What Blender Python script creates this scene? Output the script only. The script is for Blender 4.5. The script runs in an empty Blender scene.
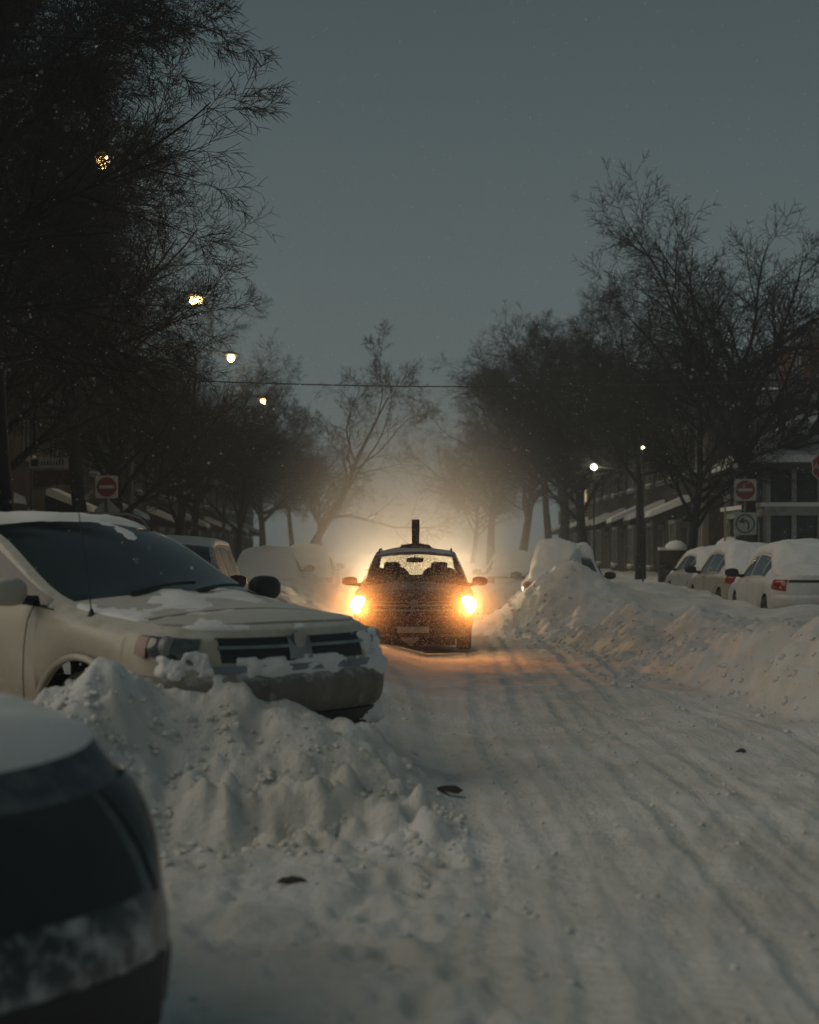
import bpy, math, random
import numpy as np
from mathutils import Vector
sc = bpy.context.scene
col = sc.collection
PI = math.pi
R = math.radians
F0, HY, CH = 1706.0, 552.0, 1.5      # focal length in px, horizon row, eye height


def at(px, py, Y):
    return Vector(((px - 409.5) / F0 * Y, Y, CH + (HY - py) / F0 * Y))


# ------------------------------------------------------------ bookkeeping
def tag(o, label=None, cat=None, group=None, kind=None):
    if label: o['label'] = label
    if cat: o['category'] = cat
    if group: o['group'] = group
    if kind: o['kind'] = kind
    return o


def empty(name, loc=(0, 0, 0), rz=0.0):
    o = bpy.data.objects.new(name, None)
    o.empty_display_size = .2
    o.location = loc
    o.rotation_euler = (0, 0, rz)
    col.objects.link(o)
    return o


def mk(name, V, F, mat, parent=None, smooth=True, sharp=35):
    me = bpy.data.meshes.new(name)
    me.from_pydata([tuple(v) for v in V], [], [tuple(f) for f in F])
    me.materials.append(mat)
    if smooth:
        import bmesh
        bm = bmesh.new(); bm.from_mesh(me)
        bmesh.ops.remove_doubles(bm, verts=bm.verts, dist=.0004)
        bmesh.ops.recalc_face_normals(bm, faces=bm.faces)
        ca = R(sharp)
        for f in bm.faces: f.smooth = True
        for e in bm.edges:
            if len(e.link_faces) == 2 and e.calc_face_angle(0) > ca: e.smooth = False
        bm.to_mesh(me); bm.free()
    o = bpy.data.objects.new(name, me)
    if parent is not None: o.parent = parent
    col.objects.link(o)
    return o


def np_mesh(name, V, F, mat, parent=None, smooth=True):
    """V (n,3), F (m,k) numpy arrays"""
    me = bpy.data.meshes.new(name)
    k = F.shape[1]
    me.vertices.add(len(V)); me.vertices.foreach_set('co', V.astype(np.float32).ravel())
    me.loops.add(F.size); me.loops.foreach_set('vertex_index', F.astype(np.int32).ravel())
    me.polygons.add(len(F))
    me.polygons.foreach_set('loop_start', np.arange(0, F.size, k, dtype=np.int32))
    me.polygons.foreach_set('loop_total', np.full(len(F), k, dtype=np.int32))
    me.polygons.foreach_set('use_smooth', np.full(len(F), smooth))
    me.update(calc_edges=True)
    me.materials.append(mat)
    o = bpy.data.objects.new(name, me)
    if parent is not None: o.parent = parent
    col.objects.link(o)
    return o


class MB:
    def __init__(s): s.V = []; s.F = []
    def add(s, V, F):
        b = len(s.V); s.V += [tuple(v) for v in V]; s.F += [tuple(i + b for i in f) for f in F]; return s
    def box(s, x0, x1, y0, y1, z0, z1):
        V = [(x, y, z) for z in (z0, z1) for y in (y0, y1) for x in (x0, x1)]
        return s.add(V, [(0, 2, 3, 1), (4, 5, 7, 6), (0, 1, 5, 4), (2, 6, 7, 3), (0, 4, 6, 2), (1, 3, 7, 5)])
    def tube(s, pts, r, n=8, cap=True):
        pts = [Vector(p) for p in pts]
        rr = r if isinstance(r, (list, tuple)) else [r] * len(pts)
        V = []; F = []
        up = Vector((0, 0, 1))
        for i, p in enumerate(pts):
            d = (pts[min(i + 1, len(pts) - 1)] - pts[max(i - 1, 0)]).normalized()
            a = d.cross(up if abs(d.z) < .95 else Vector((1, 0, 0))).normalized(); b = d.cross(a)
            for k in range(n):
                t = 2 * PI * k / n
                V.append(p + (a * math.cos(t) + b * math.sin(t)) * rr[i])
        for i in range(len(pts) - 1):
            for k in range(n):
                k2 = (k + 1) % n
                F.append((i * n + k, i * n + k2, (i + 1) * n + k2, (i + 1) * n + k))
        if cap:
            F.append(tuple(range(n - 1, -1, -1))); F.append(tuple((len(pts) - 1) * n + k for k in range(n)))
        return s.add(V, F)
    def lathe(s, prof, n=28, axis='y', c=(0, 0, 0)):
        V = []; F = []
        for (r, h) in prof:
            for k in range(n):
                t = 2 * PI * k / n
                u, w = r * math.cos(t), r * math.sin(t)
                p = {'y': (u, h, w), 'z': (u, w, h), 'x': (h, u, w)}[axis]
                V.append((p[0] + c[0], p[1] + c[1], p[2] + c[2]))
        for i in range(len(prof) - 1):
            for k in range(n):
                k2 = (k + 1) % n
                F.append((i * n + k, i * n + k2, (i + 1) * n + k2, (i + 1) * n + k))
        return s.add(V, F)
    def prism(s, pts2, y0, y1, f=lambda a, b, h: (a, h, b)):
        n = len(pts2)
        V = [f(a, b, y0) for a, b in pts2] + [f(a, b, y1) for a, b in pts2]
        F = [tuple(range(n)), tuple(range(2 * n - 1, n - 1, -1))]
        for i in range(n):
            j = (i + 1) % n
            F.append((i, i + n, j + n, j))
        return s.add(V, F)
    def build(s, name, mat, parent=None, smooth=True, sharp=35):
        return mk(name, s.V, s.F, mat, parent, smooth, sharp)


# ------------------------------------------------------------ noise
def _h(ix, iy, seed):
    n = (ix * 374761393 + iy * 668265263 + seed * 1442695041) & 0xFFFFFFFF
    n = ((n ^ (n >> 13)) * 1274126177) & 0xFFFFFFFF
    return ((n ^ (n >> 16)) & 0xFFFF) / 65535.0


def perlin(x, y, seed=0):
    x = np.asarray(x, float); y = np.asarray(y, float)
    ix = np.floor(x).astype(np.int64); iy = np.floor(y).astype(np.int64)
    fx = x - ix; fy = y - iy
    u = fx ** 3 * (fx * (fx * 6 - 15) + 10); v = fy ** 3 * (fy * (fy * 6 - 15) + 10)
    def g(a, b):
        t = _h(ix + a, iy + b, seed) * 2 * PI
        return np.cos(t) * (fx - a) + np.sin(t) * (fy - b)
    return ((g(0, 0) * (1 - u) + g(1, 0) * u) * (1 - v) + (g(0, 1) * (1 - u) + g(1, 1) * u) * v) * 1.5


def fbm(x, y, seed=0, o=4, gain=.5):
    s = 0; a = 1
    for i in range(o):
        s = s + a * perlin(x * 2 ** i + 13.7 * i, y * 2 ** i - 7.1 * i, seed + i); a *= gain
    return s


def cobble(x, y, seed=0):
    """rounded broken lumps: 1 at the middle of each clod, 0 in the creases between them"""
    x = np.asarray(x, float); y = np.asarray(y, float)
    ix = np.floor(x).astype(np.int64); iy = np.floor(y).astype(np.int64)
    best = np.full(np.broadcast(x, y).shape, 9.); hb_ = np.zeros_like(best)
    for a in (-1, 0, 1):
        for b in (-1, 0, 1):
            jx, jy = _h(ix + a, iy + b, seed), _h(ix + a, iy + b, seed + 91)
            d = np.hypot(ix + a + jx - x, iy + b + jy - y)
            m = d < best; best = np.where(m, d, best); hb_ = np.where(m, _h(ix + a, iy + b, seed + 17), hb_)
    return np.clip(1 - best * best * 1.3, 0, 1) * (.35 + .65 * hb_)


def sstep(a, b, x):
    t = np.clip((x - a) / (b - a), 0, 1)
    return t * t * (3 - 2 * t)


def pchip(xs, ys, x):
    xs = np.asarray(xs, float); ys = np.asarray(ys, float)
    if xs[0] > xs[-1]: xs = xs[::-1]; ys = ys[::-1]
    h = np.diff(xs); d = np.diff(ys) / h
    m = np.zeros(len(xs))
    for i in range(1, len(xs) - 1):
        if d[i - 1] * d[i] > 0: m[i] = 2 * d[i - 1] * d[i] / (d[i - 1] + d[i])
    m[0] = d[0]; m[-1] = d[-1]
    x = min(max(x, xs[0]), xs[-1])
    i = min(max(int(np.searchsorted(xs, x)) - 1, 0), len(h) - 1)
    t = (x - xs[i]) / h[i]
    return float((2 * t**3 - 3 * t**2 + 1) * ys[i] + (t**3 - 2 * t**2 + t) * h[i] * m[i] + (-2 * t**3 + 3 * t**2) * ys[i + 1] + (t**3 - t**2) * h[i] * m[i + 1])


# ------------------------------------------------------------ materials
def new_mat(name):
    m = bpy.data.materials.new(name); m.use_nodes = True
    nt = m.node_tree; b = nt.nodes['Principled BSDF']
    return m, nt, b


def nd(nt, t, **kw):
    n = nt.nodes.new(t)
    for k, v in kw.items():
        if k.startswith('i_'): n.inputs[k[2:]].default_value = v
        else: setattr(n, k, v)
    return n


def ramp(nt, src, p0, c0, p1, c1):
    r = nt.nodes.new('ShaderNodeValToRGB')
    r.color_ramp.elements[0].position = p0; r.color_ramp.elements[0].color = c0
    r.color_ramp.elements[1].position = p1; r.color_ramp.elements[1].color = c1
    nt.links.new(src, r.inputs[0]); return r


def c4(c): return (c[0], c[1], c[2], 1)


def mat(name, c, rough=.6, metal=0., var=.25, scale=6., bump=.0, bscale=60., spec=.5, coat=0.):
    m, nt, b = new_mat(name)
    tc = nd(nt, 'ShaderNodeTexCoord')
    no = nd(nt, 'ShaderNodeTexNoise', i_Scale=scale, i_Detail=6.0)
    nt.links.new(tc.outputs['Object'], no.inputs['Vector'])
    lo = tuple(v * (1 - var) for v in c); hi = tuple(min(1, v * (1 + var)) for v in c)
    r = ramp(nt, no.outputs['Fac'], .3, c4(lo), .7, c4(hi))
    nt.links.new(r.outputs['Color'], b.inputs['Base Color'])
    b.inputs['Roughness'].default_value = rough; b.inputs['Metallic'].default_value = metal
    b.inputs['Specular IOR Level'].default_value = spec
    b.inputs['Coat Weight'].default_value = coat
    if bump:
        n2 = nd(nt, 'ShaderNodeTexNoise', i_Scale=bscale, i_Detail=4.0)
        nt.links.new(tc.outputs['Object'], n2.inputs['Vector'])
        bp = nd(nt, 'ShaderNodeBump', i_Strength=bump, i_Distance=.02)
        nt.links.new(n2.outputs['Fac'], bp.inputs['Height']); nt.links.new(bp.outputs['Normal'], b.inputs['Normal'])
    return m


def paint(name, c, rough=.35, frost=.5, dirt=(.10, .085, .06), amt=.35, zlo=.3, zhi=1.0, metal=0., coat=.3, splat=None):
    """car paint: clear coat, road grime with its own shape, frozen snow dust on faces that look up"""
    m, nt, b = new_mat(name)
    tc = nd(nt, 'ShaderNodeTexCoord')
    L = nt.links.new
    n1 = nd(nt, 'ShaderNodeTexNoise', i_Scale=3.5, i_Detail=8.0, i_Roughness=.65)
    L(tc.outputs['Object'], n1.inputs['Vector'])
    sx = nd(nt, 'ShaderNodeSeparateXYZ'); L(tc.outputs['Object'], sx.inputs[0])
    hz = nd(nt, 'ShaderNodeMapRange'); L(sx.outputs['Z'], hz.inputs[0])
    hz.inputs[1].default_value = zlo; hz.inputs[2].default_value = zhi; hz.inputs[3].default_value = 1; hz.inputs[4].default_value = .25
    d1 = nd(nt, 'ShaderNodeMath', operation='MULTIPLY'); L(n1.outputs['Fac'], d1.inputs[0]); L(hz.outputs[0], d1.inputs[1])
    dr = ramp(nt, d1.outputs[0], .18, (0, 0, 0, 1), .62, (1, 1, 1, 1))
    dm = nd(nt, 'ShaderNodeMath', operation='MULTIPLY'); L(dr.outputs[0], dm.inputs[0]); dm.inputs[1].default_value = amt * 1.6
    dm.use_clamp = True
    mx = nd(nt, 'ShaderNodeMix', data_type='RGBA'); L(dm.outputs[0], mx.inputs[0])
    mx.inputs[6].default_value = c4(c); mx.inputs[7].default_value = c4(dirt)
    # frost
    ge = nd(nt, 'ShaderNodeNewGeometry'); gs = nd(nt, 'ShaderNodeSeparateXYZ'); L(ge.outputs['Normal'], gs.inputs[0])
    n2 = nd(nt, 'ShaderNodeTexNoise', i_Scale=14.0, i_Detail=8.0, i_Roughness=.7); L(tc.outputs['Object'], n2.inputs['Vector'])
    a = nd(nt, 'ShaderNodeMath', operation='MULTIPLY_ADD'); L(gs.outputs['Z'], a.inputs[0]); a.inputs[1].default_value = .45
    L(n2.outputs['Fac'], a.inputs[2])
    fr = ramp(nt, a.outputs[0], .80 - .3 * frost, (0, 0, 0, 1), 1.0 - .25 * frost, (1, 1, 1, 1))
    fm = nd(nt, 'ShaderNodeMath', operation='MULTIPLY'); L(fr.outputs[0], fm.inputs[0]); fm.inputs[1].default_value = min(1, frost * 1.2)
    if splat:      # frozen spray, thick near the ground, thinning out upwards
        zt_, am, scl = splat
        n5 = nd(nt, 'ShaderNodeTexNoise', i_Scale=scl, i_Detail=10.0, i_Roughness=.68); L(tc.outputs['Object'], n5.inputs['Vector'])
        h5 = nd(nt, 'ShaderNodeMapRange'); L(sx.outputs['Z'], h5.inputs[0]); h5.inputs[1].default_value = .15; h5.inputs[2].default_value = zt_; h5.inputs[3].default_value = .16; h5.inputs[4].default_value = -.30
        a5 = nd(nt, 'ShaderNodeMath', operation='ADD'); L(n5.outputs['Fac'], a5.inputs[0]); L(h5.outputs[0], a5.inputs[1])
        r5 = ramp(nt, a5.outputs[0], .50, (0, 0, 0, 1), .72, (am, am, am, 1))
        mxx = nd(nt, 'ShaderNodeMath', operation='MAXIMUM'); L(fm.outputs[0], mxx.inputs[0]); L(r5.outputs[0], mxx.inputs[1]); fm = mxx
    m2 = nd(nt, 'ShaderNodeMix', data_type='RGBA'); L(fm.outputs[0], m2.inputs[0]); L(mx.outputs[2], m2.inputs[6])
    m2.inputs[7].default_value = (.72, .72, .72, 1)
    L(m2.outputs[2], b.inputs['Base Color'])
    rr = nd(nt, 'ShaderNodeMapRange'); L(fm.outputs[0], rr.inputs[0]); rr.inputs[3].default_value = rough; rr.inputs[4].default_value = .85
    L(rr.outputs[0], b.inputs['Roughness'])
    b.inputs['Coat Weight'].default_value = coat; b.inputs['Coat Roughness'].default_value = .25; b.inputs['Metallic'].default_value = metal
    bp = nd(nt, 'ShaderNodeBump', i_Strength=.25, i_Distance=.006); L(fm.outputs[0], bp.inputs['Height']); L(bp.outputs['Normal'], b.inputs['Normal'])
    return m


def emit(name, c, s):
    m, nt, b = new_mat(name)
    b.inputs['Base Color'].default_value = c4(c); b.inputs['Emission Color'].default_value = c4(c); b.inputs['Emission Strength'].default_value = s
    return m


def snow_mat(name, streak=False, c=(.80, .80, .79), rough=.9, bump=.5, dirty=.18):
    m, nt, b = new_mat(name); L = nt.links.new
    ge = nd(nt, 'ShaderNodeNewGeometry')
    n1 = nd(nt, 'ShaderNodeTexNoise', i_Scale=.9, i_Detail=7.0, i_Roughness=.62); L(ge.outputs['Position'], n1.inputs['Vector'])
    dk = (c[0] * (1 - dirty), c[1] * (1 - dirty * 1.15), c[2] * (1 - dirty * 1.5))
    r1 = ramp(nt, n1.outputs['Fac'], .38, c4(dk), .62, c4(c))
    # small grit
    n2 = nd(nt, 'ShaderNodeTexNoise', i_Scale=9.0, i_Detail=8.0, i_Roughness=.75); L(ge.outputs['Position'], n2.inputs['Vector'])
    r2 = ramp(nt, n2.outputs['Fac'], .27, (.38, .37, .34, 1), .42, (1, 1, 1, 1))
    mx = nd(nt, 'ShaderNodeMix', data_type='RGBA', blend_type='MULTIPLY'); mx.inputs[0].default_value = .6
    L(r1.outputs[0], mx.inputs[6]); L(r2.outputs[0], mx.inputs[7]); L(mx.outputs[2], b.inputs['Base Color'])
    b.inputs['Roughness'].default_value = rough; b.inputs['Specular IOR Level'].default_value = .3
    n3 = nd(nt, 'ShaderNodeTexNoise', i_Scale=22.0, i_Detail=6.0, i_Roughness=.7); L(ge.outputs['Position'], n3.inputs['Vector'])
    h = n3.outputs['Fac']
    if streak:
        mp = nd(nt, 'ShaderNodeMapping'); mp.inputs['Scale'].default_value = (26, 1.3, 1); L(ge.outputs['Position'], mp.inputs[0])
        n4 = nd(nt, 'ShaderNodeTexNoise', i_Scale=1.0, i_Detail=4.0); L(mp.outputs[0], n4.inputs['Vector'])
        at_ = nd(nt, 'ShaderNodeAttribute', attribute_name='road')
        mu = nd(nt, 'ShaderNodeMath', operation='MULTIPLY'); L(n4.outputs['Fac'], mu.inputs[0]); L(at_.outputs['Fac'], mu.inputs[1])
        ad = nd(nt, 'ShaderNodeMath', operation='MULTIPLY_ADD'); L(mu.outputs[0], ad.inputs[0]); ad.inputs[1].default_value = .3; L(h, ad.inputs[2])
        h = ad.outputs[0]
    bp = nd(nt, 'ShaderNodeBump', i_Strength=bump, i_Distance=.03); L(h, bp.inputs['Height']); L(bp.outputs['Normal'], b.inputs['Normal'])
    return m


def brick_mat(name, c1, c2, mortar, sc_=1.0):
    m, nt, b = new_mat(name); L = nt.links.new
    tc = nd(nt, 'ShaderNodeTexCoord')
    sx = nd(nt, 'ShaderNodeSeparateXYZ'); L(tc.outputs['Object'], sx.inputs[0])
    ad = nd(nt, 'ShaderNodeMath', operation='ADD'); L(sx.outputs['X'], ad.inputs[0]); L(sx.outputs['Y'], ad.inputs[1])
    cb = nd(nt, 'ShaderNodeCombineXYZ'); L(ad.outputs[0], cb.inputs[0]); L(sx.outputs['Z'], cb.inputs[1])
    br = nd(nt, 'ShaderNodeTexBrick'); L(cb.outputs[0], br.inputs['Vector'])
    br.inputs['Color1'].default_value = c4(c1); br.inputs['Color2'].default_value = c4(c2); br.inputs['Mortar'].default_value = c4(mortar)
    br.inputs['Scale'].default_value = 2.2 * sc_; br.inputs['Mortar Size'].default_value = .02
    n1 = nd(nt, 'ShaderNodeTexNoise', i_Scale=1.2, i_Detail=6.0); L(tc.outputs['Object'], n1.inputs['Vector'])
    r1 = ramp(nt, n1.outputs['Fac'], .3, (.6, .6, .6, 1), .7, (1, 1, 1, 1))
    mx = nd(nt, 'ShaderNodeMix', data_type='RGBA', blend_type='MULTIPLY'); mx.inputs[0].default_value = 1
    L(br.outputs['Color'], mx.inputs[6]); L(r1.outputs[0], mx.inputs[7]); L(mx.outputs[2], b.inputs['Base Color'])
    b.inputs['Roughness'].default_value = .85
    return m


def clear_glass(name, tint=(.75, .78, .76), a=.12):
    m = bpy.data.materials.new(name); m.use_nodes = True; nt = m.node_tree; nt.nodes.clear(); L = nt.links.new
    out = nd(nt, 'ShaderNodeOutputMaterial'); tr = nd(nt, 'ShaderNodeBsdfTransparent'); tr.inputs[0].default_value = c4(tint)
    gl = nd(nt, 'ShaderNodeBsdfGlossy'); gl.inputs['Roughness'].default_value = .08
    mx = nd(nt, 'ShaderNodeMixShader'); mx.inputs[0].default_value = a
    no = nd(nt, 'ShaderNodeTexNoise', i_Scale=9.0, i_Detail=6.0); tc = nd(nt, 'ShaderNodeTexCoord'); L(tc.outputs['Object'], no.inputs['Vector'])
    df = nd(nt, 'ShaderNodeBsdfDiffuse'); df.inputs[0].default_value = (.6, .6, .6, 1)
    r = ramp(nt, no.outputs['Fac'], .5, (0, 0, 0, 1), .8, (.16, .16, .16, 1))
    m2 = nd(nt, 'ShaderNodeMixShader'); L(r.outputs[0], m2.inputs[0])
    L(tr.outputs[0], mx.inputs[1]); L(gl.outputs[0], mx.inputs[2]); L(mx.outputs[0], m2.inputs[1]); L(df.outputs[0], m2.inputs[2]); L(m2.outputs[0], out.inputs[0])
    return m


SNOW = snow_mat('snow', dirty=.06, bump=.35)
GROUND = snow_mat('packed_snow', streak=True, c=(.81, .81, .80), dirty=.16, bump=.9)
CHUNK = snow_mat('snow_chunks', dirty=.15, bump=.6)
FROZEN = snow_mat('frozen_spray', c=(.42, .42, .40), dirty=.3, bump=.8)
GLASS = mat('dark_glass', (.012, .017, .019), rough=.12, var=.3, scale=2, spec=.6)
BLACK = mat('black_plastic', (.012, .013, .014), rough=.55, bump=.1)
RUBBER = mat('rubber', (.02, .02, .02), rough=.85, bump=.3)
STEEL = mat('wheel_alloy', (.07, .07, .07), rough=.4, metal=.7)
CHROME = mat('chrome', (.28, .28, .28), rough=.3, metal=1.)
LENS = mat('lamp_lens', (.05, .055, .058), rough=.12, spec=.8, var=.5, scale=22, coat=.8)
REFL = mat('lamp_reflector', (.3, .3, .3), rough=.6, metal=.6)
AMBER = mat('amber_reflector', (.12, .022, .012), rough=.25, coat=.6)
REDL = mat('red_lens', (.25, .012, .012), rough=.2, coat=.7)
SEATM = mat('seat_fabric', (.02, .02, .022), rough=.9, bump=.2)
BARK = mat('bark', (.011, .0115, .012), rough=.95, var=.4, scale=5, bump=.6, bscale=25)
TWIG = mat('twig_bark', (.008, .009, .0095), rough=.95, var=.3, scale=2)
POLE = mat('grey_metal', (.13, .13, .13), rough=.5, metal=.5)
WOODP = mat('weathered_wood', (.10, .075, .05), rough=.9, bump=.4)


# ------------------------------------------------------------ ground
def rut_x(Y, pts):
    return np.interp(Y, [p[0] for p in pts], [p[1] for p in pts])


RUTS = [  # polyline (Y, x), half width, depth
    ([(3, .35), (5.5, .62), (8, .74), (11, .66), (14, .60), (18, .68), (25, .88), (60, 1.3)], .11, .050),
    ([(3, .12), (5.5, .30), (8, .40), (11, .30), (14, .16), (18, .02), (25, -.70), (60, -.4)], .10, .035),
    ([(3, 1.0), (6, 1.06), (12, 1.0), (18, 1.08), (30, 1.35), (60, 1.6)], .10, .035),
    ([(3, 1.35), (8, 1.42), (18, 1.40), (30, 1.6), (60, 2.0)], .09, .040),
    ([(3, 2.0), (8, 2.02), (18, 2.06), (30, 2.3), (60, 2.7)], .12, .05),
    ([(3, 1.7), (10, 1.75), (18, 1.70), (30, 2.0), (60, 2.3)], .07, .025),
    ([(3, 2.7), (8, 2.8), (14, 2.78), (19, 2.62), (30, 2.7), (60, 3.0)], .12, .045),
    ([(3, 3.3), (9, 3.2), (14, 3.15), (22, 2.3), (30, 2.0), (60, 2.4)], .10, .03),
    ([(3, -.2), (7.2, .02), (8.6, .16), (9.6, .03), (10.6, -.02), (14, -.1), (25, -.78), (60, -.5)], .10, .035),
]


def right_edge(Y):
    return np.interp(Y, [0, 12, 15, 18.5, 22, 26, 30, 35, 45, 60, 120], [3.9, 3.75, 3.6, 3.1, 2.95, 2.8, 2.3, 1.7, 1.7, 2.3, 3.6])


def left_edge(Y):
    return np.interp(Y, [0, 14, 20, 30, 45, 120], [-2.3, -2.3, -2.0, -1.9, -1.9, -2.4])


def height(x, y):
    z = .035 * fbm(x * .45, y * .35, 3, 3)
    z = z + .016 * fbm(x * 2.2, y * 1.2, 9, 5, .55)
    road = sstep(.0, .35, x - (.25 + .12 * np.sin(y * .8))) * (1 - sstep(-.5, .1, x - right_edge(y)))
    road = np.maximum(road, sstep(13, 15, y) * sstep(-1.6, -1.1, x) * (1 - sstep(-.5, .1, x - right_edge(y))))
    z = z + .008 * fbm(x * 5, y * .5, 21, 3) * road
    wob = .02 * perlin(y * .5, y * .13, 77)
    for k, (pts, w, d) in enumerate(RUTS):
        d = d * .23 * (.6 + .8 * np.clip(.5 + perlin(x * 0 + k * 5.1, y * .22, 33), 0, 1)); w = w * .66
        dx = x - rut_x(y, pts) - wob - .03 * perlin(y * 1.3, y * 0 + k * 7.3, 5)
        fall = np.clip(1.25 + .8 * perlin(y * .35, y * 0 + k * 3.1, 31), .25, 1.6)
        if k == 8: fall = fall * sstep(6.0, 7.6, y)
        z = z - d * fall * np.exp(-(dx / w) ** 4) + .38 * d * fall * np.exp(-((np.abs(dx) - w * 1.5) / (w * .55)) ** 2)
        z = z + .010 * fall * np.exp(-(dx / w) ** 4) * np.sin(y * 2 * PI / .11 + 3 * np.sin(dx * 20))
    for (ax, ay, bx, by, w2) in ((.9, 5.2, 2.6, 13.5, .10), (1.35, 5.0, 3.0, 13.0, .10), (2.4, 9., .4, 21., .09), (3.0, 9.6, 1.0, 21.5, .09)):
        t_ = np.clip((y - ay) / (by - ay), 0, 1); cx = ax + (bx - ax) * (t_ * t_ * (3 - 2 * t_)) ; dd = (x - cx) / w2
        on = sstep(ay, ay + .8, y) * (1 - sstep(by - 1.5, by, y))
        z = z - .008 * on * np.exp(-dd ** 4) * (1 + .35 * np.sign(np.sin(y * 2 * PI / .09 + np.abs(dd) * 2.5))) + .004 * on * np.exp(-((np.abs(dd) - 1.4) / .4) ** 2)
    # footprints wandering past the dark car
    for q_ in range(11):
        fx = .05 + .09 * (-1) ** q_ + .10 * math.sin(q_ * .7); fy = 4.6 + q_ * .36
        z = z - .045 * np.exp(-(((x - fx) / .06) ** 2 + ((y - fy) / .14) ** 2) ** 2) + .012 * np.exp(-((np.hypot((x - fx) / .10, (y - fy) / .19) - 1) / .3) ** 2)
    # trampled left strip
    tr = (1 - sstep(-.1, .5, x)) * sstep(-2.5, -1.2, x) * (1 - sstep(12, 14, y))
    z = z + tr * (.018 * cobble(x * 9, y * 8, 95) * sstep(-.1, .3, perlin(x * 1.4, y * 1.2, 96)) + .05 * fbm(x * 1.7, y * 1.7, 41, 4) + .03 * np.minimum(0, fbm(x * 3.1, y * 2.3, 44, 2) + .15) * 3)
    # right bank
    e = right_edge(y) + .14 * fbm(y * .45, y * 0 + 2.2, 55, 3)
    s = x - e
    hb = np.interp(y, [0, 14, 18, 22, 30, 40, 60], [.60, .68, .62, .44, .38, .42, .5]) * (1 + .22 * fbm(x * .5, y * .4, 58, 3))
    bank = hb * sstep(-.1, np.interp(y, [10, 17, 24, 40], [.75, .8, 1.3, 1.3]), s)
    bank = bank + .12 * np.exp(-((s - 1.15) / .55) ** 2) * sstep(19, 25, y) * (.55 + .8 * fbm(x * .8, y * .5, 60, 3))
    bank = bank + .16 * sstep(2.0, 3.2, s) * sstep(21, 26, y)
    tb = sstep(-.1, .25, s)
    bank = bank + tb * (.065 * fbm(x * 1.6, y * 1.1, 62, 5, .5)) * (1 - .65 * sstep(1.5, 2.4, s))
    br = sstep(.0, .3, s) * (1 - .8 * sstep(1.3, 2.4, s)) * sstep(8, 14, y) * (1 - sstep(50, 60, y)) * sstep(-.35, .35, perlin(x * .9, y * .6, 85) + .15)
    wx, wy = x + .12 * perlin(x * 4, y * 4, 86), y + .12 * perlin(x * 4, y * 4, 87)
    bank = bank + br * (.13 * cobble(wx * 2.2, wy * 1.7, 88) + .06 * cobble(wx * 5.5, wy * 4.5, 89) + .025 * cobble(wx * 12, wy * 10, 90))
    z = z + bank
    # left bank (behind the minivan and along the parked cars)
    e2 = left_edge(y) + .25 * fbm(y * .4, y * 0 + 5.2, 65, 3)
    s2 = e2 - x
    lb = .55 * sstep(0, .9, s2) * sstep(12, 18, y) * (1 + .3 * fbm(x * .6, y * .5, 66, 3))
    lb = lb + .30 * np.exp(-((s2 - .3) / .6) ** 2) * sstep(24, 30, y)
    z = z + lb + sstep(0, .4, s2) * sstep(12, 18, y) * .08 * fbm(x * 1.5, y, 67, 4)
    # mound ploughed against the minivan
    def blob(cx, cy, ax, ay, rot, a, p=2.):
        c, q = math.cos(rot), math.sin(rot)
        u = ((x - cx) * c + (y - cy) * q) / ax; v = (-(x - cx) * q + (y - cy) * c) / ay
        return a * np.exp(-(u * u + v * v) ** (p / 2))
    rid = np.interp(x, [-2.6, -2.0, -1.6, -1.2, -.9, 0, .3], [8.3, 8.4, 8.6, 8.92, 9.0, 9.06, 9.2]) + .08 * np.sin(x * 4.1) + .12 * perlin(x * 2.5, x * 0, 71)
    A = np.interp(x, [-4, -2.6, -2.1, -1.75, -1.4, -.9, -.4, 0, .25], [.4, .48, .62, .84, .74, .66, .44, .20, 0])
    q = y - rid
    ext = sstep(-1.35, -1.0, x) * (1 - sstep(-.02, .14, x))
    m = A * ((.18 + .04 * perlin(x * 3, y * 3, 74)) * sstep(-.12, .06, q) + .78 * sstep(0, 1.15, q)) * (1 - .65 * sstep(1.2, 2.0, q))
    rough = sstep(.05, .25, m)
    wx, wy = x + .06 * perlin(x * 7, y * 7, 86), y + .06 * perlin(x * 7, y * 7, 87)
    wm = np.exp(-((q - .10) / .22) ** 2) * ext
    m = m + rough * (.030 * fbm(x * 3.5, y * 3.5, 73, 5, .55) + (.3 + 1.1 * wm) * (.07 * cobble(wx * 4.5, wy * 4.5, 92) + .035 * cobble(wx * 11, wy * 11, 93) + .012 * cobble(wx * 26, wy * 26, 94)))
    z = z + m + blob(3.4, 36.6, 2.1, 5.2, 0, .20, 4) + blob(2.55, 33.6, 1.0, 1.9, 0, .42, 3) + blob(3.5, 32.7, 1.2, 1.1, 0, .26, 3) + blob(2.9, 48.5, 1.7, 4.0, 0, .45, 4) + blob(5.2, 38, 1.6, 5, 0, .08, 3)
    # snow drifted round the dark car's nose
    z = z + blob(-1.25, 4.15, .55, .55, .6, .20, 3) + .05 * blob(-.7, 4.3, .5, .5, 0, 1.) * fbm(x * 5, y * 5, 80, 3)
    return z, road


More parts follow.
